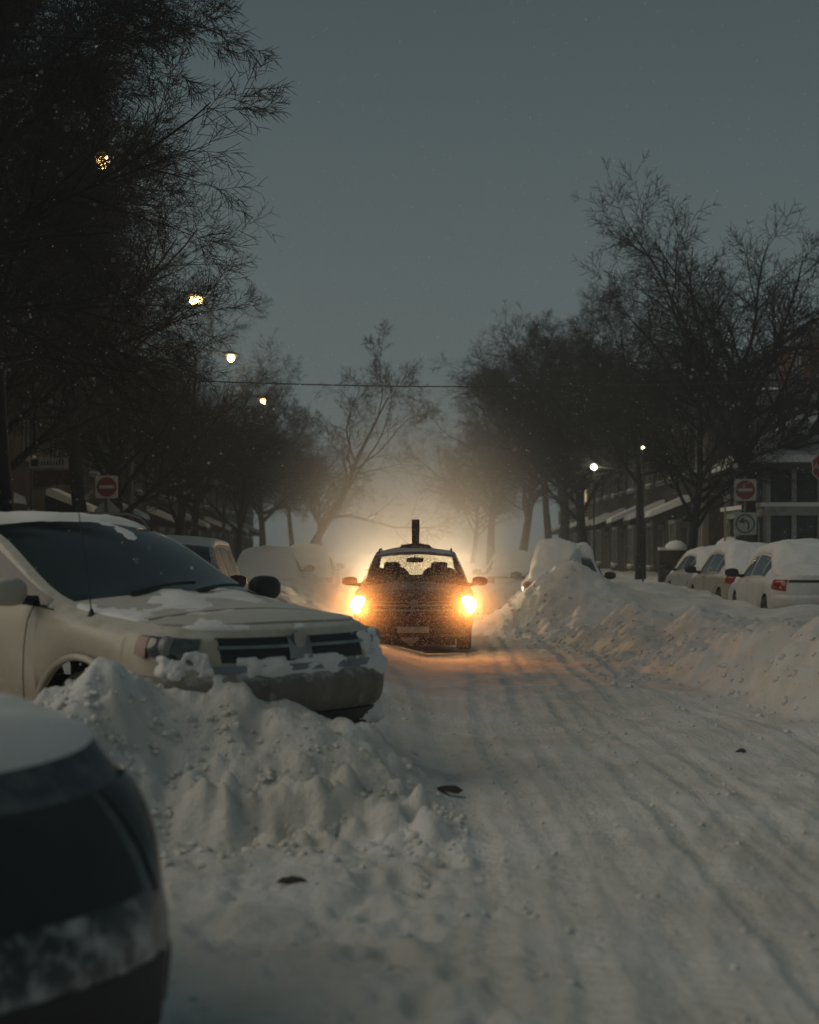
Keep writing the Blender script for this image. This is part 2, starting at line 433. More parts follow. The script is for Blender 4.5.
def build_ground():
    ys = [-60, -30, -15, -8, -4, -2, 0, 1.5, 2.5]
    y = 3.0
    while y < 70: ys.append(y); y += max(.016, .0034 * y)
    while y < 900: ys.append(y); y *= 1.05
    ys = np.array(ys)
    u = np.concatenate([-np.geomspace(.42, 9, 26)[::-1][:-1], np.linspace(-.42, .42, 640), np.geomspace(.42, 9, 26)[1:]])
    Y, U = np.meshgrid(ys, u, indexing='ij')
    X = U * (np.maximum(Y, 0) + 6)
    Z, road = height(X, Y)
    rng = np.random.default_rng(5)
    # lumps thrown out by the plough, worked into the surface
    def lumps(n, fx, fy, rmin, rmax):
        for _ in range(n):
            cy = fy(); cx = fx(cy); r = rmin * (rmax / rmin) ** rng.random()
            i0, i1 = np.searchsorted(ys, [cy - r * 1.3, cy + r * 1.3])
            uu = cx / (cy + 6); du = 1.4 * r / (cy + 6)
            j0, j1 = np.searchsorted(u, [uu - du, uu + du])
            if i1 <= i0 or j1 <= j0: continue
            dx = (X[i0:i1, j0:j1] - cx) / r; dy = (Y[i0:i1, j0:j1] - cy) / (r * (.7 + .6 * rng.random()))
            q = 1 - np.clip(dx * dx + dy * dy, 0, 1)
            Z[i0:i1, j0:j1] += r * (.25 + .4 * rng.random()) * q ** .9
    lumps(520, lambda y: rng.uniform(-2.3, .1), lambda: rng.uniform(8.5, 10.3), .02, .085)
    lumps(200, lambda y: rng.uniform(-1.2, .12), lambda: rng.normal(9.0, .12), .03, .12)
    lumps(90, lambda y: rng.uniform(-.9, .5), lambda: rng.uniform(4.2, 8.3), .02, .07)
    lumps(200, lambda y: right_edge(y) + rng.normal(.1, .35), lambda: rng.uniform(13, 40), .03, .10)
    lumps(240, lambda y: right_edge(y) + abs(rng.normal(.6, .6)), lambda: rng.uniform(14, 45), .05, .16)
    lumps(160, lambda y: left_edge(y) - abs(rng.normal(.1, .4)), lambda: rng.uniform(14, 45), .05, .2)
    lumps(160, lambda y: rng.uniform(-.3, 3.2), lambda: rng.uniform(6, 26), .012, .045)
    V = np.stack([X, Y, Z], -1).reshape(-1, 3)
    n, m = X.shape
    I = np.arange(n * m).reshape(n, m)
    F = np.stack([I[:-1, :-1], I[:-1, 1:], I[1:, 1:], I[1:, :-1]], -1).reshape(-1, 4)
    o = np_mesh('snowy_ground', V, F, GROUND)
    a = o.data.attributes.new('road', 'FLOAT', 'POINT')
    a.data.foreach_set('value', road.astype(np.float32).ravel())
    tag(o, 'rutted snow over the street with ploughed banks along both sides', kind='structure')
    return o


build_ground()


def gz(x, y): return float(height(np.array([x]), np.array([y]))[0][0])


# loose crumbs of snow
def build_crumbs():
    rng = random.Random(3)
    V = []; F = []; Q = []
    def crumb(x, y, r): Q.append((x, y, r))
    def real(x, y, r, z):
        b = len(V)
        nj, ni = 8, 5
        for i in range(ni):
            e = -PI / 2 + PI * i / (ni - 1)
            for j in range(nj if 0 < i < ni - 1 else 1):
                a = 2 * PI * j / nj + i * .4; rr = r * rng.uniform(.72, 1.18)
                V.append((x + rr * math.cos(a) * math.cos(e), y + rr * math.sin(a) * math.cos(e), z + rr * .8 * math.sin(e)))
        R0 = b + 1
        for j in range(nj):
            k = (j + 1) % nj
            F.append((b, R0 + k, R0 + j)); F.append((b + 1 + 3 * nj, R0 + 2 * nj + j, R0 + 2 * nj + k))
            for q in (0, 1): F.append((R0 + q * nj + j, R0 + q * nj + k, R0 + (q + 1) * nj + k, R0 + (q + 1) * nj + j))
    for _ in range(1500): crumb(rng.uniform(-2.2, .3), rng.gauss(9.15, .4), rng.choice([.008, .012, .016, .026]))
    for _ in range(420): crumb(rng.uniform(-1.15, .14), rng.gauss(9.0, .11), rng.choice([.02, .03, .04, .055]))
    for _ in range(500): crumb(rng.uniform(-.9, 3.2), rng.uniform(4.5, 16), rng.choice([.008, .012, .02]))
    for _ in range(900):
        y = rng.uniform(13, 40); crumb(float(right_edge(y)) + rng.gauss(.35, .45), y, rng.choice([.012, .02, .03, .045]))
    qa = np.array(Q); zz = height(qa[:, 0], qa[:, 1])[0]
    for (x, y, r), z in zip(Q, zz): real(x, y, r, float(z) + r * .12)
    o = mk('snow_crumbs', V, F, CHUNK, smooth=True, sharp=60)
    tag(o, 'broken lumps and crumbs of crusty snow scattered along the banks', 'snow chunks', kind='stuff')


build_crumbs()


CLOD = mat('dirty_ice', (.05, .04, .03), rough=.8, bump=.6)
for (px, py, sz, lab) in ((446, 799, .06, 'dark flat clod of dirty ice at the end of the broken snow wall'), (741, 752, .035, 'small dark bit of bark lying on the snow near the right tracks'),
                          (292, 886, .045, 'dark scrap lying in the trampled snow in front of the dark corner car')):
    Y = CH * F0 / (py - HY); x = (px - 409.5) / F0 * Y; rg_ = random.Random(px); z0 = gz(x, Y)
    V = []; F = []
    for k in range(7):
        a = 2 * PI * k / 7; q = sz * rg_.uniform(.7, 1.2); V.append((1.6 * q * math.cos(a), q * math.sin(a), rg_.uniform(-.2, .2) * sz)); 
    V += [(v[0] * .6, v[1] * .6, v[2] + sz * .5) for v in V] + [(0, 0, sz * .62)]
    F = [(k, (k + 1) % 7, 7 + (k + 1) % 7, 7 + k) for k in range(7)] + [(7 + k, 7 + (k + 1) % 7, 14) for k in range(7)] + [tuple(range(6, -1, -1))]
    o = mk('ice_clod', V, F, CLOD, None, True, 30); o.location = (x, Y, z0 + sz * .15); tag(o, lab, 'debris')

# ------------------------------------------------------------ cars
class Car:
    """parametric shell: local x forward (nose at 0), y left, z up"""
    def __init__(s, k): s.k = k
    def c(s, key, x):
        m = s.__dict__.setdefault('memoc', {}); q = (key, x)
        if q not in m: m[q] = s._c(key, x)
        return m[q]
    def _c(s, key, x):
        v = s.k[key]
        return v if isinstance(v, (int, float)) else pchip([p[0] for p in v], [p[1] for p in v], x)
    def arch(s, x):
        zs = s.k['zs']
        for xw in s.k['wheels']:
            d = s.k['Ra'] ** 2 - (x - xw) ** 2
            if d > 0: zs = max(zs, s.k['rw'] + math.sqrt(d) * .97)
        return zs
    def ctrl(s, x):
        m = s.__dict__.setdefault('memo', {})
        if x not in m: m[x] = s._ctrl(x)
        return m[x]
    def _ctrl(s, x):
        w, zb, wt = s.c('w', x), s.c('zb', x), s.c('wt', x); zs = s.arch(x)
        ze = s.c('zt', x) - s.c('crown', x)
        ze = max(ze, zb + .02)
        h = zb - zs
        sh = .06
        C = [(w - .05, zs), (w - .012, zs + .3 * h), (w, zs + .6 * h), (w - .018, zs + .88 * h), (w - sh, zb)]
        hi = ze - zb
        wt = min(wt, w - sh - .01)
        for f, bl in ((.10, .012), (.5, .018), (.9, .01)):
            C.append((w - sh + (wt - w + sh) * f + bl * min(1, hi / .3), zb + hi * f))
        C.append((wt, ze))
        return C
    def side(s, x, t, sg=1):
        C = s.ctrl(x)
        i = min(int(t), 7); f = t - i
        P = [C[max(i - 1, 0)], C[i], C[i + 1], C[min(i + 2, 8)]]
        if i in (0, 4) : P[0] = P[1]
        if i in (3, 7): P[3] = P[2]
        def cr(a, b, c_, d): return .5 * (2 * b + (c_ - a) * f + (2 * a - 5 * b + 4 * c_ - d) * f * f + (3 * b - a - 3 * c_ + d) * f ** 3)
        y = cr(*[p[0] for p in P]); z = cr(*[p[1] for p in P])
        return Vector((x, sg * y, z))
    def top(s, x, v):
        C = s.ctrl(x)[8]
        q = 1 - v * v
        return Vector((x + s.c('bow', x) * q, C[0] * v, C[1] + s.c('crown', x) * q))
    def se(s, a):
        n = s.k.get('n', 2.5)
        sn = math.copysign(abs(math.sin(a)) ** (2 / n), a); cs = max(0., math.cos(a)) ** (2 / n)
        return sn, cs
    def front(s, a, t):
        D = s.k['D']; p = s.side(-D, t)
        sn, cs = s.se(a)
        tz = (p.z - s.k['zs']) / max(.01, s.ctrl(-D)[8][1] - s.k['zs'])
        pr = pchip([q[0] for q in s.k['nose']], [q[1] for q in s.k['nose']], tz)
        return Vector((-D + (D - pr) * cs, p.y * sn, p.z - s.k['ndrop'] * cs * tz))
    def rear(s, a, t):
        D = s.k['D2']; xr = -(s.k['L'] - D); p = s.side(xr, t); sn, cs = s.se(a)
        tz = (p.z - s.k['zs']) / max(.01, s.ctrl(xr)[8][1] - s.k['zs'])
        pr = pchip([q[0] for q in s.k['tail']], [q[1] for q in s.k['tail']], tz)
        return Vector((xr - (D - pr) * cs, p.y * sn, p.z))
    def cap(s, a, r, rear=False):
        sn, cs = s.se(a)
        p0 = s.rear(a, 8) if rear else s.front(a, 8)
        p1 = s.top(-(s.k['L'] - s.k['D2']) if rear else -s.k['D'], sn)
        q = p0.lerp(p1, r); q.z = p0.z + (p1.z - p0.z) * (1 - (1 - r) ** 2.0)
        return q
    def stations(s):
        k = s.k; xs = set()
        x0, x1 = -k['D'], -(k['L'] - k['D2'])
        n = 60
        for i in range(n + 1): xs.add(round(x0 + (x1 - x0) * i / n, 4))
        for xw in k['wheels']:
            for i in range(25):
                xx = xw + k['Ra'] * math.cos(PI * i / 24) * 1.0005
                if x1 < xx < x0: xs.add(round(xx, 4))
        for q in k['ws'] + k['rg']: xs.add(q)
        for (a, b, _, _) in k['sw']: xs.add(a); xs.add(b)
        xs = sorted([x for x in xs if x1 <= x <= x0], reverse=True)
        return xs
    def surf(s, kind, *uv, sg=1):
        if kind == 'side': return s.side(uv[0], uv[1], sg)
        if kind == 'top': return s.top(*uv)
        if kind == 'front': return s.front(*uv)
        if kind == 'rear': return s.rear(*uv)
        if kind == 'cap': return s.cap(*uv)


ACOLS = [R(a) for a in (-90, -84, -76, -68, -60, -50, -40, -30, -20, -10, 0, 10, 20, 30, 40, 50, 60, 68, 76, 84, 90)]


def shell(car, name, m, parent):
    k = car.k; B = MB(); xs = car.stations(); ts = [i * .5 for i in range(17)]
    VC = [-1, -.975, -.93] + [i / 10 for i in range(-8, 9)] + [.93, .975, 1]
    eps = 1e-5
    def holed(x, t):
        if not k.get('open'): return False
        for (a, b, t0, t1) in k['sw']:
            if b - eps < x < a + eps and t0 < t < t1: return True
        return False
    for sg in (1, -1):
        g = [[car.side(x, t, sg) for t in ts] for x in xs]
        V = [p for r in g for p in r]; F = []
        nt_ = len(ts)
        for i in range(len(xs) - 1):
            for j in range(nt_ - 1):
                if holed((xs[i] + xs[i + 1]) / 2, (ts[j] + ts[j + 1]) / 2): continue
                F.append((i * nt_ + j, (i + 1) * nt_ + j, (i + 1) * nt_ + j + 1, i * nt_ + j + 1))
        B.add(V, F)
    V = [car.top(x, v) for x in xs for v in VC]; F = []; n = len(VC)
    for i in range(len(xs) - 1):
        xm = (xs[i] + xs[i + 1]) / 2
        for j in range(n - 1):
            vm = (VC[j] + VC[j + 1]) / 2
            if k.get('open') and abs(vm) < .93 and (k['ws'][1] < xm < k['ws'][0] or k['rg'][1] < xm < k['rg'][0]): continue
            F.append((i * n + j, i * n + j + 1, (i + 1) * n + j + 1, (i + 1) * n + j))
    B.add(V, F)
    na = len(ACOLS)
    for rear in (False, True):
        f = car.rear if rear else car.front
        V = [f(a, t) for t in ts for a in ACOLS]
        B.add(V, [(i * na + j, i * na + j + 1, (i + 1) * na + j + 1, (i + 1) * na + j) for i in range(len(ts) - 1) for j in range(na - 1)])
        rs = [i / 8 for i in range(9)]
        V = [car.cap(a, r, rear) for r in rs for a in ACOLS]
        B.add(V, [(i * na + j, i * na + j + 1, (i + 1) * na + j + 1, (i + 1) * na + j) for i in range(8) for j in range(na - 1)])
    return B.build(name, m, parent, sharp=40)


def grid_slab(G, off, depth):
    """closed plate whose outer face lies at G + off*normal; G: list of rows of Vectors, outward decided by ref"""
    n, m = len(G), len(G[0])
    N = []
    for i in range(n):
        for j in range(m):
            du = G[min(i + 1, n - 1)][j] - G[max(i - 1, 0)][j]; dv = G[i][min(j + 1, m - 1)] - G[i][max(j - 1, 0)]
            q = du.cross(dv)
            N.append(q.normalized() if q.length > 1e-9 else Vector((0, 0, 1)))
    return N


def patch(car, name, m, parent, kind, quad, nu=8, nv=6, off=.004, depth=.02, sg=1, thick=None, sharp=35, emboss=0):
    """plate lying on a shell surface. quad = 4 corners (u,v) or function (s,t)->(u,v)"""
    def uv(a, b):
        if callable(quad): return quad(a, b)
        q = quad
        return tuple((q[0][i] * (1 - a) + q[1][i] * a) * (1 - b) + (q[3][i] * (1 - a) + q[2][i] * a) * b for i in (0, 1))
    G = [[car.surf(kind, *uv(i / nu, j / nv), sg=sg) for j in range(nv + 1)] for i in range(nu + 1)]
    N = grid_slab(G, off, depth)
    cen = Vector((-car.k['L'] / 2, 0, .6 if kind in ('front', 'rear', 'side') else .2))
    M = nv + 1
    mid = G[nu // 2][nv // 2] - cen
    if N[(nu // 2) * M + nv // 2].dot(mid) < 0: N = [-q for q in N]
    V = []; F = []
    if thick: TH = thick(np.array([[i / nu for j in range(M)] for i in range(nu + 1)]), np.array([[j / nv for j in range(M)] for i in range(nu + 1)]), np.array([[tuple(p) for p in r] for r in G]))
    for i in range(nu + 1):
        for j in range(M):
            o = off + (float(TH[i, j]) if thick else 0)
            if emboss: o += emboss * min(1, 4 * min(i / nu, 1 - i / nu)) ** .5 * min(1, 4 * min(j / nv, 1 - j / nv)) ** .5
            V.append(G[i][j] + N[i * M + j] * o)
    for i in range(nu):
        for j in range(nv): F.append((i * M + j, i * M + j + 1, (i + 1) * M + j + 1, (i + 1) * M + j))
    rim = [(i, 0) for i in range(nu + 1)] + [(nu, j) for j in range(1, M)] + [(i, nv) for i in range(nu - 1, -1, -1)] + [(0, j) for j in range(nv - 1, 0, -1)]
    b = len(V)
    for (i, j) in rim: V.append(G[i][j] - N[i * M + j] * depth)
    for q in range(len(rim)):
        q2 = (q + 1) % len(rim)
        F.append((rim[q][0] * M + rim[q][1], rim[q2][0] * M + rim[q2][1], b + q2, b + q))
    return mk(name, V, F, m, parent, True, sharp)


def snow_noise(seed, amp, bias, sc_=3.):
    """blobs of frozen snow: a dome over the patch cut by noise; what falls below zero sinks under the surface"""
    def f(a, b, P):
        e = np.clip(16 * a * (1 - a) * b * (1 - b), 0, 1) ** .45
        nz = fbm(P[..., 0] * sc_ * .5 + P[..., 1] * sc_ + seed, P[..., 2] * sc_ * 1.1, seed, 5, .6)
        t = amp * (e * 1.15 - .9 + bias + .8 * nz)
        return np.clip(t, -.03, amp * 1.1) - .03 * (1 - np.clip(e * 3, 0, 1))
    return f


def wheel(parent, x, y, r, w, m=STEEL):
    t = MB().lathe([(r * .62, -w / 2), (r * .92, -w / 2), (r, -w * .36), (r, w * .36), (r * .92, w / 2), (r * .62, w / 2), (r * .60, w * .3), (r * .60, -w * .3), (r * .62, -w / 2)], 36, 'y', (x, y, r)).build('wheel', RUBBER, parent)
    B = MB(); sg = 1 if y > 0 else -1
    B.lathe([(r * .60, sg * w * .48), (r * .56, sg * w * .30), (r * .52, sg * w * .18), (.0, sg * w * .10)], 30, 'y', (x, y, r))
    for i in range(7):
        a = 2 * PI * i / 7
        d = Vector((math.cos(a), 0, math.sin(a)))
        B.tube([Vector((x, y + sg * w * .30, r)) + d * .04, Vector((x, y + sg * w * .34, r)) + d * r * .56], [.035, .028], 6)
    B.lathe([(0, sg * w * .38), (.06, sg * w * .36), (.07, sg * w * .2)], 14, 'y', (x, y, r))
    B.build('rim', m, t)
    return t


def mirror(parent, x, y, z, m, s=(.10, .22, .16)):
    """rounded housing on a short arm; y is the body side, sign gives direction"""
    sg = 1 if y > 0 else -1
    B = MB(); n = 10; rows = 7
    V = []; F = []
    cx, cy = x, y + sg * (.05 + s[1] / 2)
    for i in range(rows):
        f = i / (rows - 1); yy = (f - .5) * s[1]
        k = (1 - abs(2 * f - 1) ** 3.5) ** .5 if 0 < i < rows - 1 else .55
        for j in range(n * 2):
            t = 2 * PI * j / (n * 2)
            ct, st = math.cos(t), math.sin(t)
            V.append((cx + s[0] * .5 * k * math.copysign(abs(ct) ** .6, ct) + abs(f - .5) * -.03, cy + yy * sg, z + s[2] * .5 * k * math.copysign(abs(st) ** .6, st) * (1 - .12 * f)))
    N = n * 2
    for i in range(rows - 1):
        for j in range(N): F.append((i * N + j, i * N + (j + 1) % N, (i + 1) * N + (j + 1) % N, (i + 1) * N + j))
    F.append(tuple(range(N - 1, -1, -1))); F.append(tuple((rows - 1) * N + j for j in range(N)))
    B.add(V, F)
    o = B.build('side_mirror', m, parent, sharp=50)
    MB().tube([(x - .01, y - sg * .06, z - .06), (x, y + sg * .02, z - .055), (x, y + sg * .09, z - .04)], [.035, .03, .03], 8).build('mirror_arm', BLACK, o)
    return o


def top_snow(car, parent, amp, seed, clear=None, x_from=None, x_to=None, base=None, name='snow_layer', m=SNOW, vmax=1.0):
    """snow lying on hood, glass and roof as one uneven blanket"""
    xs = [x for x in car.stations() if (x_from is None or x <= x_from) and (x_to is None or x >= x_to)]
    rows = []
    caps = [i / 7 for i in range(8)]
    ac = [R(a) for a in np.linspace(-90, 90, 41)]
    if x_from is None: rows += [[car.cap(a, r) for a in ac] for r in caps[:-1]]
    rows += [[car.top(x, car.se(a)[0] * vmax) for a in ac] for x in xs]
    if x_to is None: rows += [[car.cap(a, r, True) for a in ac] for r in caps[:-1][::-1]]
    n, M = len(rows), len(ac); V = []
    A = np.array([[tuple(p) for p in r] for r in rows])
    NZ = fbm(A[..., 0] * 1.3 + seed * 3.1, A[..., 1] * 1.3 + seed, seed, 5, .55)
    for i, r in enumerate(rows):
        for j, p in enumerate(r):
            fi, fj = i / (n - 1), j / (M - 1)
            lat = (1 - abs(2 * fj - 1) ** 3.5) ** .7
            e = min(1, 7 * min(fi, 1 - fi)) ** .6 * lat
            t = amp(p.x, p.y) if callable(amp) else amp
            nz = float(NZ[i, j])
            h = t * (1 + .35 * nz) * e
            if clear: h -= clear(p.x, p.y, nz)
            V.append(p + Vector((0, 0, max(h, -.03))) + Vector((0, math.copysign(min(.03, t * .3), p.y) * (1 - lat), 0)))
    LOW = [[(V[i * M + j] - rows[i][j]).z <= -.0299 for j in range(M)] for i in range(n)]
    F = [(i * M + j, i * M + j + 1, (i + 1) * M + j + 1, (i + 1) * M + j) for i in range(n - 1) for j in range(M - 1) if not (LOW[i][j] and LOW[i + 1][j] and LOW[i][j + 1] and LOW[i + 1][j + 1])]
    # skirt so the blanket has thickness
    rim = [(i, 0) for i in range(n)] + [(n - 1, j) for j in range(1, M)] + [(i, M - 1) for i in range(n - 2, -1, -1)] + [(0, j) for j in range(M - 2, 0, -1)]
    b = len(V)
    for (i, j) in rim: V.append(rows[i][j] - Vector((0, 0, .03)))
    for q in range(len(rim)):
        q2 = (q + 1) % len(rim)
        if LOW[rim[q][0]][rim[q][1]]: continue
        F.append((rim[q][0] * M + rim[q][1], rim[q2][0] * M + rim[q2][1], b + q2, b + q))
    return mk(name, V, F, m, parent, True, 80)


def belly(car, parent):
    k = car.k
    B = MB().box(-k['L'] + .35, -.3, -k['w0'] + .28, k['w0'] - .28, k['zs'] - k.get('belly', .02), k['zs'] + .16)
    for xw in k['wheels']:
        for sg in (-1, 1):
            B.box(xw - k['Ra'] - .03, xw + k['Ra'] + .03, min(sg * (k['w0'] - .34), sg * (k['w0'] - .30)), max(sg * (k['w0'] - .34), sg * (k['w0'] - .30)), k['zs'], k['rw'] + k['Ra'] + .05)
    B.build('underbody', BLACK, parent, False)
    for xw in k['wheels']:
        for sg in (-1, 1): wheel(parent, xw, sg * (k['w0'] - .15), k['rw'], .22)


def windows(car, parent, m, names=('windshield', 'rear_window', 'side_window')):
    k = car.k; out = {}
    out['ws'] = patch(car, names[0], m, parent, 'top', [(k['ws'][0], -.93), (k['ws'][1], -.93), (k['ws'][1], .93), (k['ws'][0], .93)], 8, 16, .003, .012)
    out['rg'] = patch(car, names[1], m, parent, 'top', [(k['rg'][0], -.93), (k['rg'][1], -.93), (k['rg'][1], .93), (k['rg'][0], .93)], 8, 14, .003, .012)
    for sg in (1, -1):
        for (a, b, t0, t1) in k['sw']:
            patch(car, names[2], m, parent, 'side', [(a, t0), (b, t0), (b, t1), (a, t1)], 8, 5, .003, .012, sg=sg)
    return out


def sedan_spec(L=4.6, w=.88, H=1.44, **kw):
    k = dict(L=L, w0=w, zs=.24, D=.48, D2=.42, rw=.32, Ra=.38, wheels=(-.92, -L + 1.02), n=2.5,
             w=[(0, w - .03), (-1.2, w), (-L + 1.0, w), (-L, w - .04)],
             zb=[(0, .76), (-.5, .80), (-1.4, .90), (-L + 1.0, .95), (-L, .92)],
             wt=[(0, w - .14), (-1.15, w - .15), (-1.25, w - .15), (-1.95, .60), (-3.1, .58), (-3.8, w - .18), (-L, w - .18)],
             zt=[(0, .80), (-.48, .90), (-1.2, 1.0), (-1.95, H - .04), (-2.5, H), (-3.1, H - .04), (-3.85, 1.07), (-L, 1.03)],
             crown=[(0, .06), (-1.1, .07), (-2., .05), (-3.2, .05), (-4, .04), (-L, .04)],
             bow=[(0, .0), (-.6, 0), (-1.2, .12), (-2., .03), (-3, 0), (-3.2, 0), (-3.8, -.08), (-L + .5, 0), (-L, 0)],
             nose=[(0, .10), (.25, .02), (.5, .0), (.8, .05), (1, .15)], ndrop=.12,
             tail=[(0, .10), (.3, .0), (.6, .02), (1, .06)],
             ws=[-1.22, -1.95], rg=[-3.12, -3.80], sw=[(-1.45, -2.28, 5, 7), (-2.36, -3.15, 5, 7), (-3.2, -3.5, 5, 6.8)])
    k.update(kw); return k


# ------------------------------------------------------------ 1. white minivan
VANP = paint('van_paint', (.43, .395, .31), rough=.38, frost=.30, amt=.6, dirt=(.20, .165, .11), zlo=.3, zhi=1.1)


def build_van():
    L = 5.1; w = .985
    k = dict(L=L, w0=w, zs=.30, D=.52, D2=.35, rw=.34, Ra=.43, wheels=(-.99, -4.05), n=2.7,
             w=[(0, w - .03), (-.9, w), (-4.2, w), (-L, w - .04)],
             zb=[(0, .88), (-.52, .93), (-1.0, 1.00), (-1.6, 1.07), (-4.5, 1.12), (-L, 1.10)],
             wt=[(0, w - .13), (-.52, w - .16), (-1.25, w - .13), (-1.35, w - .13), (-2.42, .74), (-4.6, .72), (-L + .1, .74), (-L, .80)],
             zt=[(0, .97), (-.52, 1.04), (-1.28, 1.15), (-2.40, 1.63), (-2.9, 1.68), (-4.2, 1.68), (-4.72, 1.65), (-5.02, 1.2), (-L, 1.1)],
             crown=[(0, .05), (-1.2, .06), (-2.1, .06), (-4.6, .05), (-L, .03)],
             bow=[(0, 0), (-.6, 0), (-1.28, .17), (-2.40, .07), (-3, 0), (-L, 0)],
             nose=[(0, .10), (.2, .03), (.45, .0), (.7, .04), (.9, .07), (1, .11)], ndrop=.05,
             tail=[(0, .06), (.3, .0), (.8, .03), (1, .05)],
             ws=[-1.28, -2.40], rg=[-4.75, -5.0], sw=[(-1.38, -2.62, 5, 7), (-2.72, -3.7, 5, 7), (-3.78, -4.55, 5, 7)])
    car = Car(k)
    root = empty('minivan', (-.64, 10.46, .09), R(47.5) - PI / 2)
    tag(root, 'white minivan with frosted bumper and dark windshield stuck nose-out behind the heap of ploughed snow', 'minivan')
    body = shell(car, 'body', VANP, root)
    belly(car, root)
    ws = windows(car, root, GLASS)['ws']
    fm, nt, b = new_mat('frosted_windshield'); L_ = nt.links.new
    tc = nd(nt, 'ShaderNodeTexCoord'); sx = nd(nt, 'ShaderNodeSeparateXYZ'); L_(tc.outputs['Object'], sx.inputs[0])
    no = nd(nt, 'ShaderNodeTexNoise', i_Scale=5.0, i_Detail=9.0, i_Roughness=.7); L_(tc.outputs['Object'], no.inputs['Vector'])
    a1 = nd(nt, 'ShaderNodeMath', operation='MULTIPLY_ADD'); L_(sx.outputs['Y'], a1.inputs[0]); a1.inputs[1].default_value = -1.1; L_(no.outputs['Fac'], a1.inputs[2])
    fr = ramp(nt, a1.outputs[0], 1.12, (.010, .015, .017, 1), 1.75, (.16, .165, .145, 1)); L_(fr.outputs[0], b.inputs['Base Color'])
    rr = ramp(nt, a1.outputs[0], 1.12, (.14, .14, .14, 1), 1.4, (.8, .8, .8, 1)); L_(rr.outputs[0], b.inputs['Roughness'])
    ws.data.materials.clear(); ws.data.materials.append(fm)
    # hood
    def hq(a, b): return (-.56 - a * .68, -.93 + 1.86 * b)
    hood = patch(car, 'hood', VANP, root, 'top', hq, 10, 20, .010, .01)
    patch(car, 'hood_edge', VANP, hood, 'cap', [(-R(78), .20), (-R(78), .96), (R(78), .96), (R(78), .20)], 6, 24, .010, .01)
    # cowl
    # doors with seams
    for sg in (1, -1):
        d = patch(car, 'front_door', VANP, root, 'side', [(-1.56, .25), (-2.66, .25), (-2.66, 4.2), (-1.50, 4.2)], 10, 12, .007, .01, sg=sg)
        p = car.side(-2.45, 3.2, sg)
        MB().tube([p + Vector((.1, sg * .03, 0)), p + Vector((0, sg * .045, 0)), p + Vector((-.1, sg * .03, 0))], .014, 8).build('door_handle', VANP, d)
        d2 = patch(car, 'sliding_door', VANP, root, 'side', [(-2.70, .25), (-3.66, .25), (-3.72, 4.2), (-2.70, 4.2)], 10, 12, .007, .01, sg=sg)
        p = car.side(-2.9, 3.2, sg)
        MB().tube([p + Vector((.1, sg * .03, 0)), p + Vector((0, sg * .045, 0)), p + Vector((-.1, sg * .03, 0))], .014, 8).build('door_handle', VANP, d2)
        # black sail at the door corner
        patch(car, 'window_trim', BLACK, root, 'side', [(-1.30, 4.7), (-2.62, 4.25), (-2.62, 5.05), (-1.30, 5.05)], 10, 2, .009, .01, sg=sg)
        # wheel arch lip
        pts = []
        for i in range(19):
            a = PI * i / 18
            x = -.99 + (k['Ra'] + .012) * math.cos(a)
            q = car.side(x, 0, sg); q.z = k['rw'] + (k['Ra'] + .012) * math.sin(a) * .97; q.y = sg * (w - .012)
            pts.append(q)
        MB().tube(pts, .022, 8).build('arch_lip', VANP, root)
    # side body bulge line
    # headlights
    for sg in (1, -1):
        q = lambda a, b: (sg * R(43 + 41 * a), (2.45 + .35 * a) + (4.0 - 2.45 - .45 * a + .15 * math.sin(a * PI)) * b)
        h = patch(car, 'headlight', LENS, root, 'front', q, 12, 8, .006, .02, emboss=.014)
        q2 = lambda a, b: (sg * R(76 + 8 * a), (2.62 + .1 * a) + (1.05 - .1 * a) * b)
        patch(car, 'turn_signal', AMBER, h, 'front', q2, 4, 6, .024, .01)
        p = car.front(sg * R(62), 3.2)
        MB().lathe([(.0, .028), (.05, .026), (.06, .012), (.066, -.01)], 20, 'x', (p.x, p.y, p.z)).build('lamp_bowl', REFL, h)
    # grille with crossed bars
    g = patch(car, 'grille', BLACK, root, 'front', [(-R(31), 2.55), (R(31), 2.55), (R(36), 5.2), (-R(36), 5.2)], 20, 6, .003, .01)
    patch(car, 'grille_bar', CHROME, g, 'front', [(-R(33), 3.1), (R(33), 3.1), (R(33), 3.3), (-R(33), 3.3)], 20, 2, .016, .02)
    patch(car, 'grille_bar', CHROME, g, 'front', [(-R(2.5), 2.6), (R(2.5), 2.6), (R(2.5), 5.1), (-R(2.5), 5.1)], 4, 6, .016, .02)
    patch(car, 'grille_surround', CHROME, g, 'front', [(-R(36), 2.2), (R(36), 2.2), (R(36), 2.42), (-R(36), 2.42)], 20, 2, .018, .02)
    p = car.front(0, 4.2)
    e = [(-.055, .05), (-.02, .062), (.02, .062), (.055, .05), (.05, .0), (.02, -.05), (0, -.06), (-.02, -.05), (-.05, 0)]
    MB().prism(e, p.x + .015, p.x + .035, lambda a, b, h: (h, p.y + a, p.z - .02 + b)).build('emblem', CHROME, g)
    # bumper
    VB = paint('dark_grimy_bumper', (.22, .20, .17), rough=.6, frost=.35, amt=.8, dirt=(.07, .058, .045), zlo=.2, zhi=1.2, coat=0, splat=(.75, .8, 9.))  # base darkened for the face turned from the light; grime and spray on top
    patch(car, 'bumper', VB, root, 'front', [(-R(88), .75), (R(88), .75), (R(88), 2.1), (-R(88), 2.1)], 34, 8, .012, .02, emboss=.025)
    patch(car, 'lower_intake', BLACK, root, 'front', [(-R(46), -.0), (R(46), -.0), (R(46), .72), (-R(46), .72)], 24, 4, .016, .02)
    patch(car, 'air_dam', BLACK, root, 'front', lambda a, b: (R(-84 + 168 * a), .02 + .25 * b), 30, 3, .03, .04)
